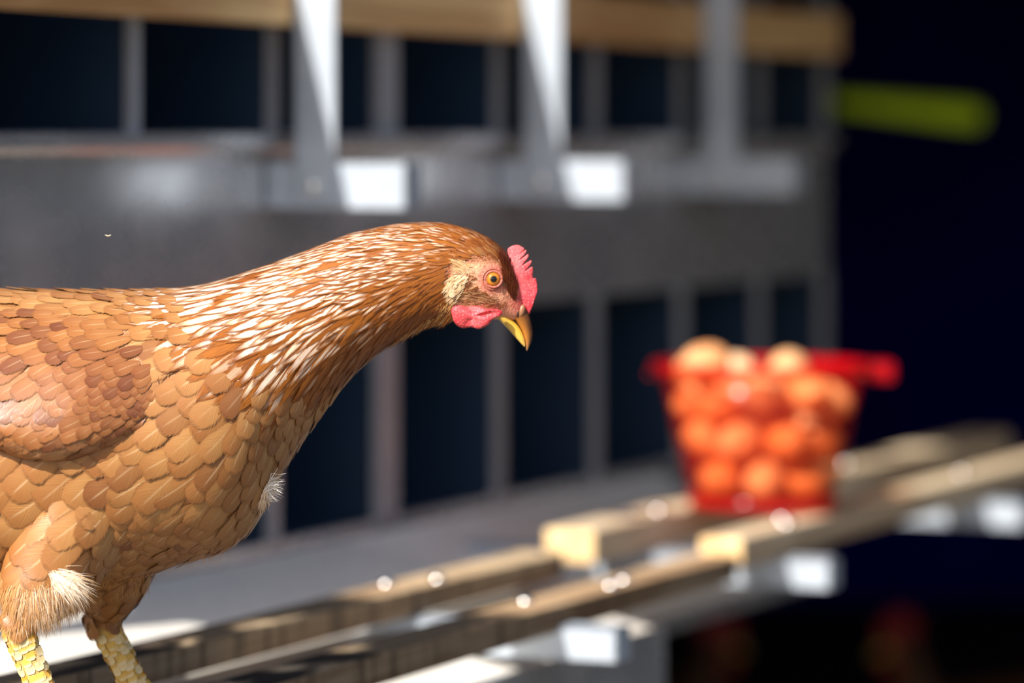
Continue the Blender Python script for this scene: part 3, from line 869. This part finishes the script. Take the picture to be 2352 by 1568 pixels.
WCTRL = [(-150, 800, -1, 0.2, 143, 60, 39.6), (0, 760, -0.92, 0.4, 105, 50, 32.7), (120, 750, -0.9, 0.42, 99, 48, 31), (250, 770, -0.85, 0.5, 94, 44, 28.4), (330, 830, -0.8, 0.6, 66, 34, 22.4),
         (0, 850, -0.7, 0.7, 105, 54, 34.4), (100, 850, -0.72, 0.7, 99, 50, 31), (200, 850, -0.75, 0.65, 82, 42, 25.8), (290, 880, -0.75, 0.6, 57, 30, 18.1), (345, 900, -0.7, 0.7, 37, 20, 12.9),
         (0, 950, -0.72, 0.7, 99, 52, 32.7), (90, 950, -0.75, 0.65, 94, 48, 29.2), (180, 950, -0.85, 0.5, 75, 38, 23.2), (260, 960, -0.9, 0.42, 53, 26, 16.3), (320, 960, -0.9, 0.42, 40, 18, 12),
         (40, 1020, -0.92, 0.35, 110, 44, 27.5), (130, 1035, -0.98, 0.2, 110, 38, 24.1), (210, 1020, -0.97, 0.25, 88, 30, 18.9), (270, 1000, -0.94, 0.34, 62, 22, 14.6), (-150, 950, -1, 0.15, 165, 50, 34.4)]
W_M = sl(142, 88, 52); W_D = sl(116, 68, 44); W_L = sl(168, 114, 64); W_P = sl(178, 140, 106)
n_single = 0
for side in (-1, 1):
    w, tr_ = wing(side)
    g_ = Grid(0.005); pts = []
    for it in range(9000):
        x = rh.uniform(-250, 372); y = rh.uniform(705, 1060)
        if not inpoly(x, y, WING): continue
        d = P(x, y, 1.0) - Vector((0, 0, HC)); d.normalize(); o_ = Vector((0, 0, HC))
        h = tr_.ray_cast(o_, d) if side < 0 else tr_.ray_cast(o_ + d * 4, -d)
        if h[0] is None: continue
        f_ = idw(WCTRL, x, y)
        if g_.ok(h[0], f_[4] / SC * (1 if side < 0 else 1.3)): 
            n = h[1] if h[1].dot(d) * side > 0 else -h[1]
            pts.append((h[0], n, x, y, f_))
    pts.sort(key=lambda c_: -c_[4][2] * c_[4][3])
    B0 = Batch(); ns = 0
    for p, n, x, y, f_ in pts:
        dd = flow_dir(f_, n)
        one = side < 0 and x > -30 and ns < 120
        B = Batch() if one else B0
        c = mixc(W_M, W_L, clamp(1 - math.hypot((x - 60) / 1.2, y - 940) / 190) * .6)
        c = mixc(c, W_P, clamp((y - 985) / 50) * .8 * clamp((x - 20) / 120))
        if y < 790: c = mixc(c, W_L, .7)
        r = rh.random(); c = mixc(c, W_D, rh.uniform(.4, .9)) if r < .22 else mixc(c, W_L, rh.uniform(0, .5))
        feather(B, tr_, p, n, dd, f_[2] / SC * rh.uniform(.9, 1.12), f_[3] / SC * rh.uniform(.9, 1.12), PROF_C, 5, rh.uniform(.0012, .0020) * clamp(f_[2] / 80, .4, 1.1), c, rh.random() * .5, base=0.0006, camber=0.0007, bend=rh.uniform(-.2, .2))
        if one: B.build('feather', M['feather'], w); ns += 1
    B0.build('wing_coverts', M['feather'], w, 'stuff')
    n_single += ns
print('wing feathers single', n_single)
# ---- tail, out of the frame to the left
for k in range(9):
    B = Batch()
    yy = (k - 4) * 0.011
    r0 = P(-395, 640, YH) + Vector((0, yy, 0.002 * abs(k - 4)))
    d = Vector((-0.82, yy * 4, 0.62 - 0.05 * abs(k - 4))).normalized(); sd = Vector((0.3, 1, 0.2 * (k - 4))).cross(d).normalized()
    for t, w in PROF_C:
        for j in range(5):
            v = -1 + j / 2
            B.v.append(r0 + d * t * 0.13 + sd * v * w * 0.016 + Vector((0, 0.002 * v * v, -0.02 * t * t))); B.uv.append((t, .5 + .5 * v)); B.c.append(F_DK); B.w.append(0.2); B.r.append(k * .1)
    for i in range(len(PROF_C) - 1):
        for j in range(4):
            a = i * 5 + j; B.f.append((a, a + 1, a + 6, a + 5))
    B.build('tail_feather', M['feather'], hen)

# ------------------------------------------------------------------ head details
def ray_side(x, y, side):
    d = (P(x, y, 1.0) - Vector((0, 0, HC))).normalized(); o_ = Vector((0, 0, HC))
    h = bvh.ray_cast(o_, d) if side < 0 else bvh.ray_cast(o_ + d * 4, -d)
    return h[0], h[1]
def tinted(o, cols):
    a = o.data.color_attributes.new('tint', 'FLOAT_COLOR', 'POINT'); a.data.foreach_set('color', [x for c in cols for x in (*c, 1.0)])
def fleshy(name, base, light, scale=700.0, rough=0.45):
    m = mat(name, base, rough, 0, 0.4); q = NB(m)
    vz = q.n('TexVoronoi'); vz.inputs['Scale'].default_value = scale; q.l(q.obj_co(), vz.inputs['Vector'])
    bg_ = q.noise(q.obj_co(), 60, 3)
    c = q.mix(q.ss(bg_, 0.35, 0.7), base, light)
    c = q.mix(q.ss(vz.outputs[0], 0.1, 0.6, 0, 0.35), light, c) if False else q.mix(q.ss(vz.outputs[0], 0.0, 0.5, 0.35, 0), c, sl(250, 190, 186))
    q.color(c); q.bump(q.math('SUBTRACT', 1.0, vz.outputs[0]), 0.55, 0.0006)
    q.put(q.b.inputs['Subsurface Weight'], 0.15); q.b.inputs['Subsurface Radius'].default_value = (0.004, 0.001, 0.001)
    return m
M['comb'] = fleshy('comb_skin', sl(204, 58, 68), sl(226, 108, 110))
M['wattle'] = fleshy('wattle_skin', sl(200, 46, 56), sl(218, 84, 88))
def smooth_closed(pts, per=4):
    out = []; n = len(pts)
    for i in range(n):
        p0, p1, p2, p3 = pts[i - 1], pts[i], pts[(i + 1) % n], pts[(i + 2) % n]
        for k in range(per):
            t = k / per
            out.append(tuple(0.5 * ((2 * b) + (c - a) * t + (2 * a - 5 * b + 4 * c - d) * t * t + (-a + 3 * b - 3 * c + d) * t ** 3) for a, b, c, d in zip(p0, p1, p2, p3)))
    return out
# comb: serrated blade with rounded faces
COMB = [(1166, 576), (1171, 568), (1180, 564), (1190, 563), (1198, 567), (1204, 571), (1199, 578), (1188, 585), (1200, 579), (1208, 574), (1207, 581), (1192, 598), (1204, 590), (1213, 584), (1212, 592), (1198, 610), (1212, 602), (1220, 598), (1219, 606), (1204, 624), (1216, 616), (1223, 613), (1224, 622), (1223, 634),
        (1227, 640), (1231, 640), (1234, 662), (1230, 682), (1221, 708), (1212, 724), (1196, 712), (1186, 690), (1184, 660), (1180, 630), (1173, 600)]
cd_ = bpy.data.curves.new('comb', 'CURVE'); cd_.dimensions = '2D'; cd_.fill_mode = 'BOTH'
co_ = smooth_closed(COMB, 3)
sp = cd_.splines.new('POLY'); sp.points.add(len(co_) - 1); sp.use_cyclic_u = True
for p_, (x, y) in zip(sp.points, co_): p_.co = ((x - 1176) / SC, (HY - y) / SC, 0, 1)
cd_.extrude = 0.0010; cd_.bevel_depth = 0.0006; cd_.bevel_resolution = 2; cd_.offset = -0.0005
to = bpy.data.objects.new('t', cd_); C.objects.link(to)
cme = bpy.data.meshes.new_from_object(to.evaluated_get(bpy.context.evaluated_depsgraph_get())); bpy.data.objects.remove(to)
bmc = bmesh.new(); bmc.from_mesh(cme); bmesh.ops.triangulate(bmc, faces=bmc.faces)
bmesh.ops.subdivide_edges(bmc, edges=[e for e in bmc.edges if e.calc_length() > 0.003], cuts=1, use_grid_fill=True)
for v in bmc.verts:
    x, z, y = v.co.x, v.co.y, v.co.z
    px_, py_ = 1176 + x * SC, HY - z * SC
    thick = 1 + 1.6 * clamp(1 - (math.hypot(px_ - 1150, (py_ - 660) * .8) - 30) / 55)
    wv = 0.0012 * math.sin(py_ * .07) * clamp((px_ - 1185) / 40)
    v.co = (x, y * thick + wv, z)
bmesh.ops.translate(bmc, verts=bmc.verts, vec=Vector((0, YH, HC)) - HL)
comb = bm_obj('comb', bmc, M['comb'], hen, True)
# wattles
WAT = [(1036, 704), (1038, 724), (1045, 742), (1061, 753), (1082, 751), (1100, 755), (1121, 745), (1134, 731), (1150, 724), (1154, 716), (1144, 710), (1121, 709), (1094, 702), (1068, 699), (1050, 696)]
def wattle(Y, s_):
    o_ = smooth_closed(WAT, 4); n = len(o_)
    cx_, cy_ = 1088, 724
    V, F = [], []
    prof = [(1.0, 0.0), (.985, .45), (.94, .75), (.8, 1.0), (.55, 1.0), (.3, .95)]
    for side in (-1, 1):
        b0 = len(V)
        for r, h in prof:
            for x, y in o_:
                V.append(P(cx_ + (x - cx_) * r, cy_ + (y - cy_) * r, Y) + Vector((0, side * h * 0.0021 + 0.0015 * math.sin(x * .06), 0)))
        for i in range(len(prof) - 1):
            for k in range(n):
                q_ = (b0 + i * n + k, b0 + i * n + (k + 1) % n, b0 + (i + 1) * n + (k + 1) % n, b0 + (i + 1) * n + k)
                F.append(q_ if side < 0 else q_[::-1])
        c = len(V); V.append(P(cx_, cy_, Y) + Vector((0, side * 0.0021, 0)))
        for k in range(n):
            q_ = (b0 + 5 * n + k, b0 + 5 * n + (k + 1) % n, c); F.append(q_ if side < 0 else q_[::-1])
    return mesh_obj('wattle', V, F, M['wattle'], hen, HL)
wattle(YH - 0.0135, -1); wattle(YH + 0.0135, 1)
# beak
m = mat('beak_horn', sl(220, 170, 80), 0.35, 0, 0.45); q = NB(m)
bn = q.noise(q.scale(q.obj_co(), (180, 60, 90)), 1.0, 4)
q.color(q.mix(q.ss(bn, 0.4, 0.7, 0, 0.3), q.attr('tint'), sl(150, 92, 44))); q.bump(bn, 0.15, 0.0004)
M['beak'] = m
def mandible(name, secs, top, bot, tip):
    V, F = loft(secs, YH, 20, 4, 2.0)
    o = mesh_obj(name, V, F, M['beak'], hen, HL)
    rs = lerp_list(secs, 4); cols = []
    for i, _ in enumerate(rs):
        for k in range(20):
            c = mixc(bot, top, clamp(0.5 + 0.9 * math.cos(2 * math.pi * k / 20)))
            cols.append(mixc(c, tip, clamp((i / (len(rs) - 1) - .72) / .28) * .7))
    cols += [bot, tip]
    tinted(o, cols)
    return o
ub = mandible('upper_beak', [(1196, 690, 1140, 704, 26), (1212, 712, 1156, 712, 24), (1219, 733, 1180, 732, 18), (1223, 754, 1196, 754, 12.5), (1223, 774, 1204, 773, 8), (1218, 790, 1208, 789, 4), (1211, 806, 1208.5, 804, 1)], sl(84, 48, 24), sl(176, 112, 44), sl(124, 100, 74))
mandible('lower_beak', [(1138, 704, 1140, 729, 23), (1160, 718, 1156, 744, 20), (1180, 736, 1172, 761, 14), (1195, 755, 1187, 778, 9), (1204, 775, 1199, 791, 5), (1207, 790, 1205, 797, 1.5)], sl(226, 178, 66), sl(226, 184, 84), sl(206, 170, 104))
# nostril covers
M['nostril'] = mat('nostril_horn', sl(150, 104, 72), 0.4)
M['slit'] = mat('nostril_slit', sl(50, 28, 20), 0.8)
for sd in (-1, 1):
    for nm, (x, y, rx, rz, dy, ang), mm in (('nostril_cover', (1198, 713, 8, 15, 20, .25), M['nostril']), ('nostril', (1190, 717, 3.2, 11, 20.5, .2), M['slit'])):
        V, F = lathe([(math.sin(a) , -math.cos(a)) for a in [math.pi * k / 10 + (1e-3 if k == 0 else -1e-3 if k == 10 else 0) for k in range(11)]], 14)
        R = Matrix.Rotation(ang, 4, 'Y')
        V = [P(x, y, YH) + R @ Vector((v.x * rx / SC, v.y * 7 / SC, v.z * rz / SC)) + Vector((0, sd * (dy - 3) / SC, 0)) for v in V]
        mesh_obj(nm, V, F, mm, hen, HL)
# eyes
m = mat('eye_wet', (0.1, 0.1, 0.1), 0.04, 0, 0.7); q = NB(m); q.color(q.attr('tint')); M['eye'] = m
m = mat('eyelid', sl(186, 104, 86), 0.5, 0, 0.4); q = NB(m); q.bump(q.noise(q.obj_co(), 900, 2), 0.3, 0.0004); M['lid'] = m
for sd in (-1, 1):
    h, n = ray_side(1133, 641, sd)
    ax = (n if n.y * sd > 0 else -n).lerp(Vector((0.06, sd * 1.0, 0.05)), 0.8).normalized()
    R = ax.to_track_quat('Z', 'Y').to_matrix()
    rad, dep = 21 / SC, 11.5 / SC
    c = h - ax * dep
    V, F, cols = [], [], []
    NA = 32; rings = 24
    for i in range(rings + 1):
        th_ = math.pi * 0.62 * i / rings
        rr = math.sin(th_) * 21
        for k in range(NA):
            a = 2 * math.pi * k / NA
            V.append(c + R @ Vector((math.sin(th_) * math.cos(a), math.sin(th_) * math.sin(a), math.cos(th_))) * rad)
            j = rh.uniform(-.6, .6)
            if rr < 7.3: cc = (0.004, 0.004, 0.005)
            elif rr < 8.6: cc = mixc(sl(120, 60, 10), sl(214, 138, 30), .4)
            elif rr < 13.5: cc = mixc(sl(204, 126, 34), sl(164, 92, 20), clamp((rr - 10 + j * 3) / 6))
            elif rr < 16.2: cc = sl(170, 100, 30)
            elif rr < 17.5: cc = sl(74, 44, 22)
            else: cc = sl(120, 80, 66)
            cols.append(cc)
    for i in range(rings):
        for k in range(NA): F.append((i * NA + k, (i + 1) * NA + k, (i + 1) * NA + (k + 1) % NA, i * NA + (k + 1) % NA))
    o = mesh_obj('eye', V, F, M['eye'], hen, HL); tinted(o, cols)
    for nm, r0, r1, sq in (('eyelid', 19.4, 2.6, 0.95), ('eye_ring', 26.0, 2.2, 0.92)):
        pts = []
        for k in range(33):
            a = 2 * math.pi * k / 32
            pts.append(h + R @ Vector((math.cos(a) * r0 / SC, math.sin(a) * r0 * sq / SC, (2.0 if nm == 'eyelid' else -1.0) / SC)))
            if nm == 'eye_ring':
                g_ = bvh.find_nearest(pts[-1]); pts[-1] = g_[0] + ax * 0.0001
        V, F = tube(pts, [r1 / SC * (1 + .15 * math.sin(k * 2.1)) for k in range(33)], 8)
        mesh_obj(nm, V, F, M['lid'] , hen, HL)

# ------------------------------------------------------------------ fluff, bristles, ear tufts: fine ribbons
m = mat('down', (0.6, 0.4, 0.2), 0.55, 0, 0.25); q = NB(m); q.color(q.attr('tint')); M['down'] = m
class Hair:
    def __init__(s): s.v, s.f, s.c = [], [], []
    def strand(s, p, d, n, L, W, col, curl=None, seg=4):
        side = d.cross(n).normalized(); o = len(s.v)
        curl = curl or Vector((0, 0, 0))
        for i in range(seg + 1):
            t = i / seg
            c = p + d * (L * t) + curl * (L * t * t)
            w = W * (1 - t) ** 0.7 * (0.6 + 0.4 * min(1, t * 4))
            s.v += [c - side * w * .5, c + side * w * .5]; s.c += [col, col]
        for i in range(seg):
            a = o + i * 2; s.f.append((a, a + 1, a + 3, a + 2))
    def build(s, name):
        o = mesh_obj(name, s.v, s.f, M['down'], hen, HL); tinted(o, s.c); o['kind'] = 'stuff'; return o
def scatter(hr, poly, cnt, sides, flow, Lr, Wr, colf, out=0.25, curl=0.2):
    xs = [a for a, b in poly]; ys = [b for a, b in poly]
    k = 0; tries = 0
    while k < cnt and tries < cnt * 20:
        tries += 1
        x, y = rh.uniform(min(xs), max(xs)), rh.uniform(min(ys), max(ys))
        if not inpoly(x, y, poly): continue
        sd = rh.choice(sides); h, n = ray_side(x, y, sd)
        if h is None: continue
        if n.y * sd < 0: n = -n
        fx, fy = flow(x, y)
        d = Vector((fx + rh.gauss(0, .14), rh.gauss(0, .08), -fy + rh.gauss(0, .14)))
        d = (d - n * d.dot(n)); d = (d.normalized() + n * out * rh.uniform(.3, 1.2)).normalized()
        hr.strand(h + n * 0.0004, d, n, rh.uniform(*Lr) / SC, rh.uniform(*Wr) / SC, colf(x, y), curl=Vector((0, 0, -curl)))
        k += 1
hr = Hair()
def face_flow(x, y):
    if x > 1150: return (-.35, .9) if y > 640 else (-.4, -.8)
    if y > 668: return (-.95, -.18)
    if x < 1085: return (-.75, .55)
    return (-.9, .25)
def face_col(x, y):
    return mixc(sl(150, 84, 40), sl(92, 48, 26), rh.random()) if rh.random() < .75 else sl(220, 170, 120)
scatter(hr, [(1060, 640), (1092, 625), (1100, 660), (1130, 678), (1170, 690), (1150, 708), (1110, 702), (1070, 698), (1050, 690)], 420, (-1, -1, 1), face_flow, (12, 24), (1.2, 2.4), face_col, .12, .05)
scatter(hr, [(1060, 618), (1105, 606), (1160, 615), (1185, 660), (1195, 705), (1150, 708), (1110, 690), (1060, 690)], 260, (-1, 1), face_flow, (6, 13), (.9, 1.6), face_col, .1, .03)
scatter(hr, [(1150, 596), (1178, 612), (1192, 660), (1184, 696), (1168, 678), (1156, 640)], 520, (-1, 1), lambda x, y: (-.3, -.95), (24, 44), (1.8, 3.4), lambda x, y: mixc(sl(84, 34, 18), sl(138, 66, 30), rh.random()), .22, 0)
hr.build('facial_bristles')
hr = Hair()
EAR_C = lambda x, y: mixc(sl(246, 222, 182), sl(222, 176, 122), rh.random())
scatter(hr, [(1046, 612), (1068, 606), (1080, 625), (1070, 660), (1052, 690), (1036, 684), (1026, 660), (1036, 640)], 420, (-1, -1, 1), lambda x, y: (-.75, .5) if y > 630 else (-.5, -.5), (12, 24), (2, 3.6), EAR_C, .35, .1)
scatter(hr, [(1044, 606), (1062, 600), (1084, 614), (1060, 628)], 160, (-1, 1), lambda x, y: (-.9, -.45), (16, 28), (2, 3.6), lambda x, y: mixc(sl(246, 220, 170), sl(200, 140, 80), rh.random()), .35, 0)
scatter(hr, [(1010, 690), (1046, 690), (1050, 735), (1000, 745)], 160, (-1, 1), lambda x, y: (-.55, .85), (14, 26), (1.6, 3), lambda x, y: mixc(sl(226, 176, 110), sl(160, 92, 36), rh.random()), .25, .1)
scatter(hr, [(880, 800), (930, 760), (985, 725), (1040, 715), (1050, 738), (1000, 752), (940, 786), (890, 815)], 700, (-1, -1, 1), lambda x, y: (-.55, .85), (22, 46), (1.4, 3), lambda x, y: mixc(mixc(sl(190, 116, 48), sl(118, 56, 18), rh.random()), sl(236, 196, 140), .8 if rh.random() < .25 else 0), .30, .05)
scatter(hr, [(700, 590), (820, 545), (940, 520), (1040, 524), (1100, 545), (1000, 535), (860, 560), (720, 610)], 260, (-1, 1), lambda x, y: (-.95, .2), (20, 40), (1, 2), lambda x, y: mixc(sl(190, 116, 48), sl(236, 206, 160), rh.random()), .16, 0)
hr.build('ear_tuft')
# ear lobe
for sd in (-1, 1):
    h, n = ray_side(1034, 664, sd)
    if n.y * sd < 0: n = -n
    V, F = lathe([(math.sin(a), -math.cos(a)) for a in [math.pi * k / 12 + (1e-3 if k == 0 else -1e-3 if k == 12 else 0) for k in range(13)]], 20)
    R = Matrix.Rotation(-.35, 4, 'Y')
    V = [h + R @ Vector((v.x * 11 / SC * (1 + .1 * math.sin(v.z * 5)), v.y * 4 / SC, v.z * 21 / SC)) + n * 0.0002 for v in V]
    mesh_obj('ear_lobe', V, F, fleshy('ear_lobe_skin', sl(226, 180, 140), sl(232, 196, 158), 900) if sd < 0 else bpy.data.materials['ear_lobe_skin'], hen, HL)
# thigh and belly fluff
hr = Hair()
FL = lambda x, y: mixc(mixc(sl(214, 164, 106), sl(184, 128, 76), rh.random()), sl(250, 232, 206), .75 if rh.random() < clamp(.55 - abs(x - 120) / 160) else 0)
scatter(hr, [(-120, 1330), (60, 1320), (150, 1310), (205, 1335), (205, 1385), (130, 1412), (70, 1425), (0, 1425), (-100, 1400)], 5200, (-1, -1, -1, 1), lambda x, y: ((x - 60) / 260 + .12 * math.sin(x * .09), 1.0), (22, 66), (.6, 1.5), FL, .26, .2)
scatter(hr, [(105, 1300), (150, 1305), (160, 1335), (110, 1335)], 520, (-1,), lambda x, y: (.85, .25 + rh.uniform(-.25, .75)), (26, 80), (.6, 1.5), lambda x, y: mixc(sl(255, 240, 220), sl(226, 180, 124), rh.random() ** 2), .5, .15)
hr.build('thigh_fluff')
hr = Hair()
scatter(hr, [(200, 1330), (330, 1310), (440, 1285), (540, 1240), (560, 1250), (500, 1290), (400, 1320), (300, 1345), (200, 1370)], 700, (-1, -1, 1), lambda x, y: (.05, 1.0), (16, 40), (1.2, 2.6), lambda x, y: mixc(sl(214, 160, 100), sl(176, 118, 64), rh.random()), .5, .05)
scatter(hr, [(560, 1180), (620, 1130), (640, 1150), (600, 1230), (540, 1260)], 260, (-1, 1), lambda x, y: (-.3, 1.0), (18, 46), (1.2, 2.4), lambda x, y: mixc(sl(230, 186, 130), sl(196, 140, 84), rh.random()), .3, .05)
hr.build('belly_fluff')
hr = Hair()
for k in range(170):
    h = P(rh.gauss(622, 5), rh.gauss(1130, 14), YH - 0.034 + rh.uniform(-.006, .004))
    g_ = bvh.find_nearest(h); n = g_[1]
    a = rh.gauss(0.05, .55)
    d = Vector((math.cos(a), -.25 + rh.uniform(-.2, .2), math.sin(a) - .05)).normalized()
    hr.strand(g_[0] + n * .003, d, Vector((0, -1, 0)), rh.uniform(14, 42) / SC, rh.uniform(1.0, 2.4) / SC, mixc(sl(250, 246, 240), sl(216, 200, 184), rh.random()), Vector((0, 0, rh.uniform(-.3, .4))))
    hr.strand(g_[0] + n * .003, Vector((rh.gauss(-.2, .15), -.1, -1)).normalized(), Vector((0, -1, 0)), rh.uniform(18, 46) / SC, 1.6 / SC, sl(236, 210, 178))
hr.build('breast_tuft')
# ------------------------------------------------------------------ leg scales
m = mat('leg_scale', YEL, 0.38, 0, 0.45); q = NB(m)
uv = q.n('UVMap', uv_map='UVMap').outputs[0]; s_ = q.n('SeparateXYZ'); q.l(uv, s_.inputs[0])
c = q.mix(q.ss(s_.outputs[0], .45, .95, 0, .9), q.attr('tint'), sl(236, 216, 172))
q.color(c); q.bump(q.noise(q.obj_co(), 500, 2), .2, .0004)
M['scale'] = m
PROF_S = [(0, .8), (.3, .95), (.6, 1.0), (.85, .85), (1.0, .5)]
gs = Grid(0.004); sb = Batch()
lower = [i for i, v in enumerate(BV) if pix(v)[1] > 1446 and pix(v)[0] < 620]
rh.shuffle(lower)
for i in lower:
    p = BV[i]; x, y = pix(p)
    toe = p.z < HC + NEARF + 0.016
    if not gs.ok(p, (12 if toe else 15) / SC): continue
    n = BN_[i]
    if toe: d = (p - (FN if (p - FN).length < (p - FF).length else FF)); d.z = -.002
    else: d = (FN - P(33, 1428, YN)) if p.y < (YN + YF) / 2 else (FF - P(232, 1418, YF))
    d = d - n * d.dot(n)
    if d.length < 1e-5: continue
    feather(sb, bvh, p, n, d.normalized(), (20 if not toe else 16) / SC, (22 if not toe else 16) / SC, PROF_S, 3, 0.0003, mixc(mixc(YEL, sl(214, 160, 58), rh.random()), sl(232, 210, 160), .8 if rh.random() < .3 else 0), 0, base=0.0002, camber=0.0001)
sb.build('leg_scales', M['scale'], hen, 'stuff')

# ------------------------------------------------------------------ fly in the air
M['fly'] = mat('fly_body', sl(170, 150, 120), 0.5); M['fly_wing'] = mat('fly_wing', sl(210, 200, 180), 0.3)
fl = P(248, 542, 2.36); fly = empty('fly', fl); tag(fly, 'tiny pale fly hovering in the air above the hen\'s back', 'insect')
V, F = tube([(-.0008, 0, 0.0002), (-.0004, 0, 0.0001), (.0004, 0, 0), (.0012, 0, -.0005)], [.0003, .0005, .0005, .0001], 8)
mesh_obj('body', V, F, M['fly'], fly)
for sx in (-1, 1):
    V = [(0, 0, .0003), (sx * .0008, -.0002, .0009), (sx * .0018, -.0003, .0009), (sx * .0021, -.0002, .0005), (sx * .0012, 0, .0002)]
    V = V + [(a, b + .00008, c_) for a, b, c_ in V]
    mesh_obj('wing', V, [(0, 1, 2, 3, 4), (9, 8, 7, 6, 5)] + [(i, (i + 1) % 5, 5 + (i + 1) % 5, 5 + i) for i in range(5)], M['fly_wing'], fly, smooth=False)

# ------------------------------------------------------------------ hens on the dark barn floor
M['dark_hen'] = plain_noise('far_hen_feathers', sl(96, 60, 30), sl(70, 42, 20), 30.0, 0.6)
M['far_comb'] = mat('far_comb', sl(150, 10, 14), 0.5)
M['far_leg'] = mat('far_leg', sl(210, 170, 70), 0.5)
def far_hen(loc, rz, label, sc=1.0):
    root = empty('hen', loc, rz); tag(root, label, 'hen', 'hens on the dark barn floor')
    secs = [(-.20, .30, .02), (-.16, .27, .05), (-.08, .22, .085), (.02, .21, .09), (.09, .235, .075), (.115, .28, .045), (.125, .325, .03), (.135, .36, .027), (.155, .372, .020), (.175, .368, .008)]
    V, F = tube([Vector((a, 0, b)) * sc for a, b, r in secs], [r * sc for a, b, r in secs], 16)
    for sy in (-1, 1):
        o = len(V)
        v2, f2 = tube([(0, sy * .04 * sc, .17 * sc), (.0, sy * .04 * sc, .11 * sc), (-.015 * sc, sy * .04 * sc, .08 * sc), (0, sy * .04 * sc, .008 * sc), (.05 * sc, sy * .04 * sc, .005 * sc)], [.035 * sc, .02 * sc, .009 * sc, .007 * sc, .005 * sc], 8)
        V += v2; F += [tuple(i + o for i in f) for f in f2]
    mesh_obj('body', V, F, M['dark_hen'], root)
    prof = [(.12, .385), (.115, .42), (.13, .41), (.135, .44), (.15, .415), (.16, .435), (.17, .41), (.185, .42), (.188, .385), (.18, .37), (.15, .385)]
    V = [(a * sc, -.004 * sc, b * sc) for a, b in prof] + [(a * sc, .004 * sc, b * sc) for a, b in prof]; n = len(prof)
    mesh_obj('comb', V, [tuple(range(n)), tuple(range(2 * n - 1, n - 1, -1))] + [(i, n + i, n + (i + 1) % n, (i + 1) % n) for i in range(n)], M['far_comb'], root, smooth=False)
    V, F = tube([(.165 * sc, 0, .355 * sc), (.168 * sc, 0, .33 * sc), (.165 * sc, 0, .312 * sc)], [.010 * sc, .016 * sc, .006 * sc], 10); mesh_obj('wattle', V, F, M['far_comb'], root)
    V, F = tube([(.168 * sc, 0, .368 * sc), (.195 * sc, 0, .360 * sc), (.205 * sc, 0, .352 * sc)], [.010 * sc, .006 * sc, .001 * sc], 10); mesh_obj('beak', V, F, M['far_leg'], root)
    V = [(-.17, 0, .25), (-.26, .03, .36), (-.28, .0, .40), (-.26, -.03, .36), (-.20, 0, .33), (-.22, 0, .30)]
    mesh_obj('tail', [tuple(x * sc for x in v) for v in V], [(0, 1, 2), (0, 2, 3), (4, 2, 1), (4, 3, 2), (0, 5, 1), (0, 3, 5), (5, 4, 1), (5, 3, 4)], M['dark_hen'], root, smooth=False)
    return root
for px_, py_, Y, rz, lab in ((1290, 1430, 7.0, 2.6, 'dim brown hen with red comb on the barn floor, nearest the nest boxes'),
                            (1650, 1445, 6.4, 0.4, 'dim brown hen with red comb on the barn floor, middle of three'),
                            (2065, 1445, 6.4, 3.6, 'dim brown hen with red comb on the barn floor, rightmost of three')):
    w = P(px_, py_, Y); sc = w.z / .40
    R = Matrix.Rotation(rz, 4, 'Z') @ Vector((.15 * sc, 0, 0))
    far_hen((w.x - R.x, w.y - R.y, 0), rz, lab, sc)
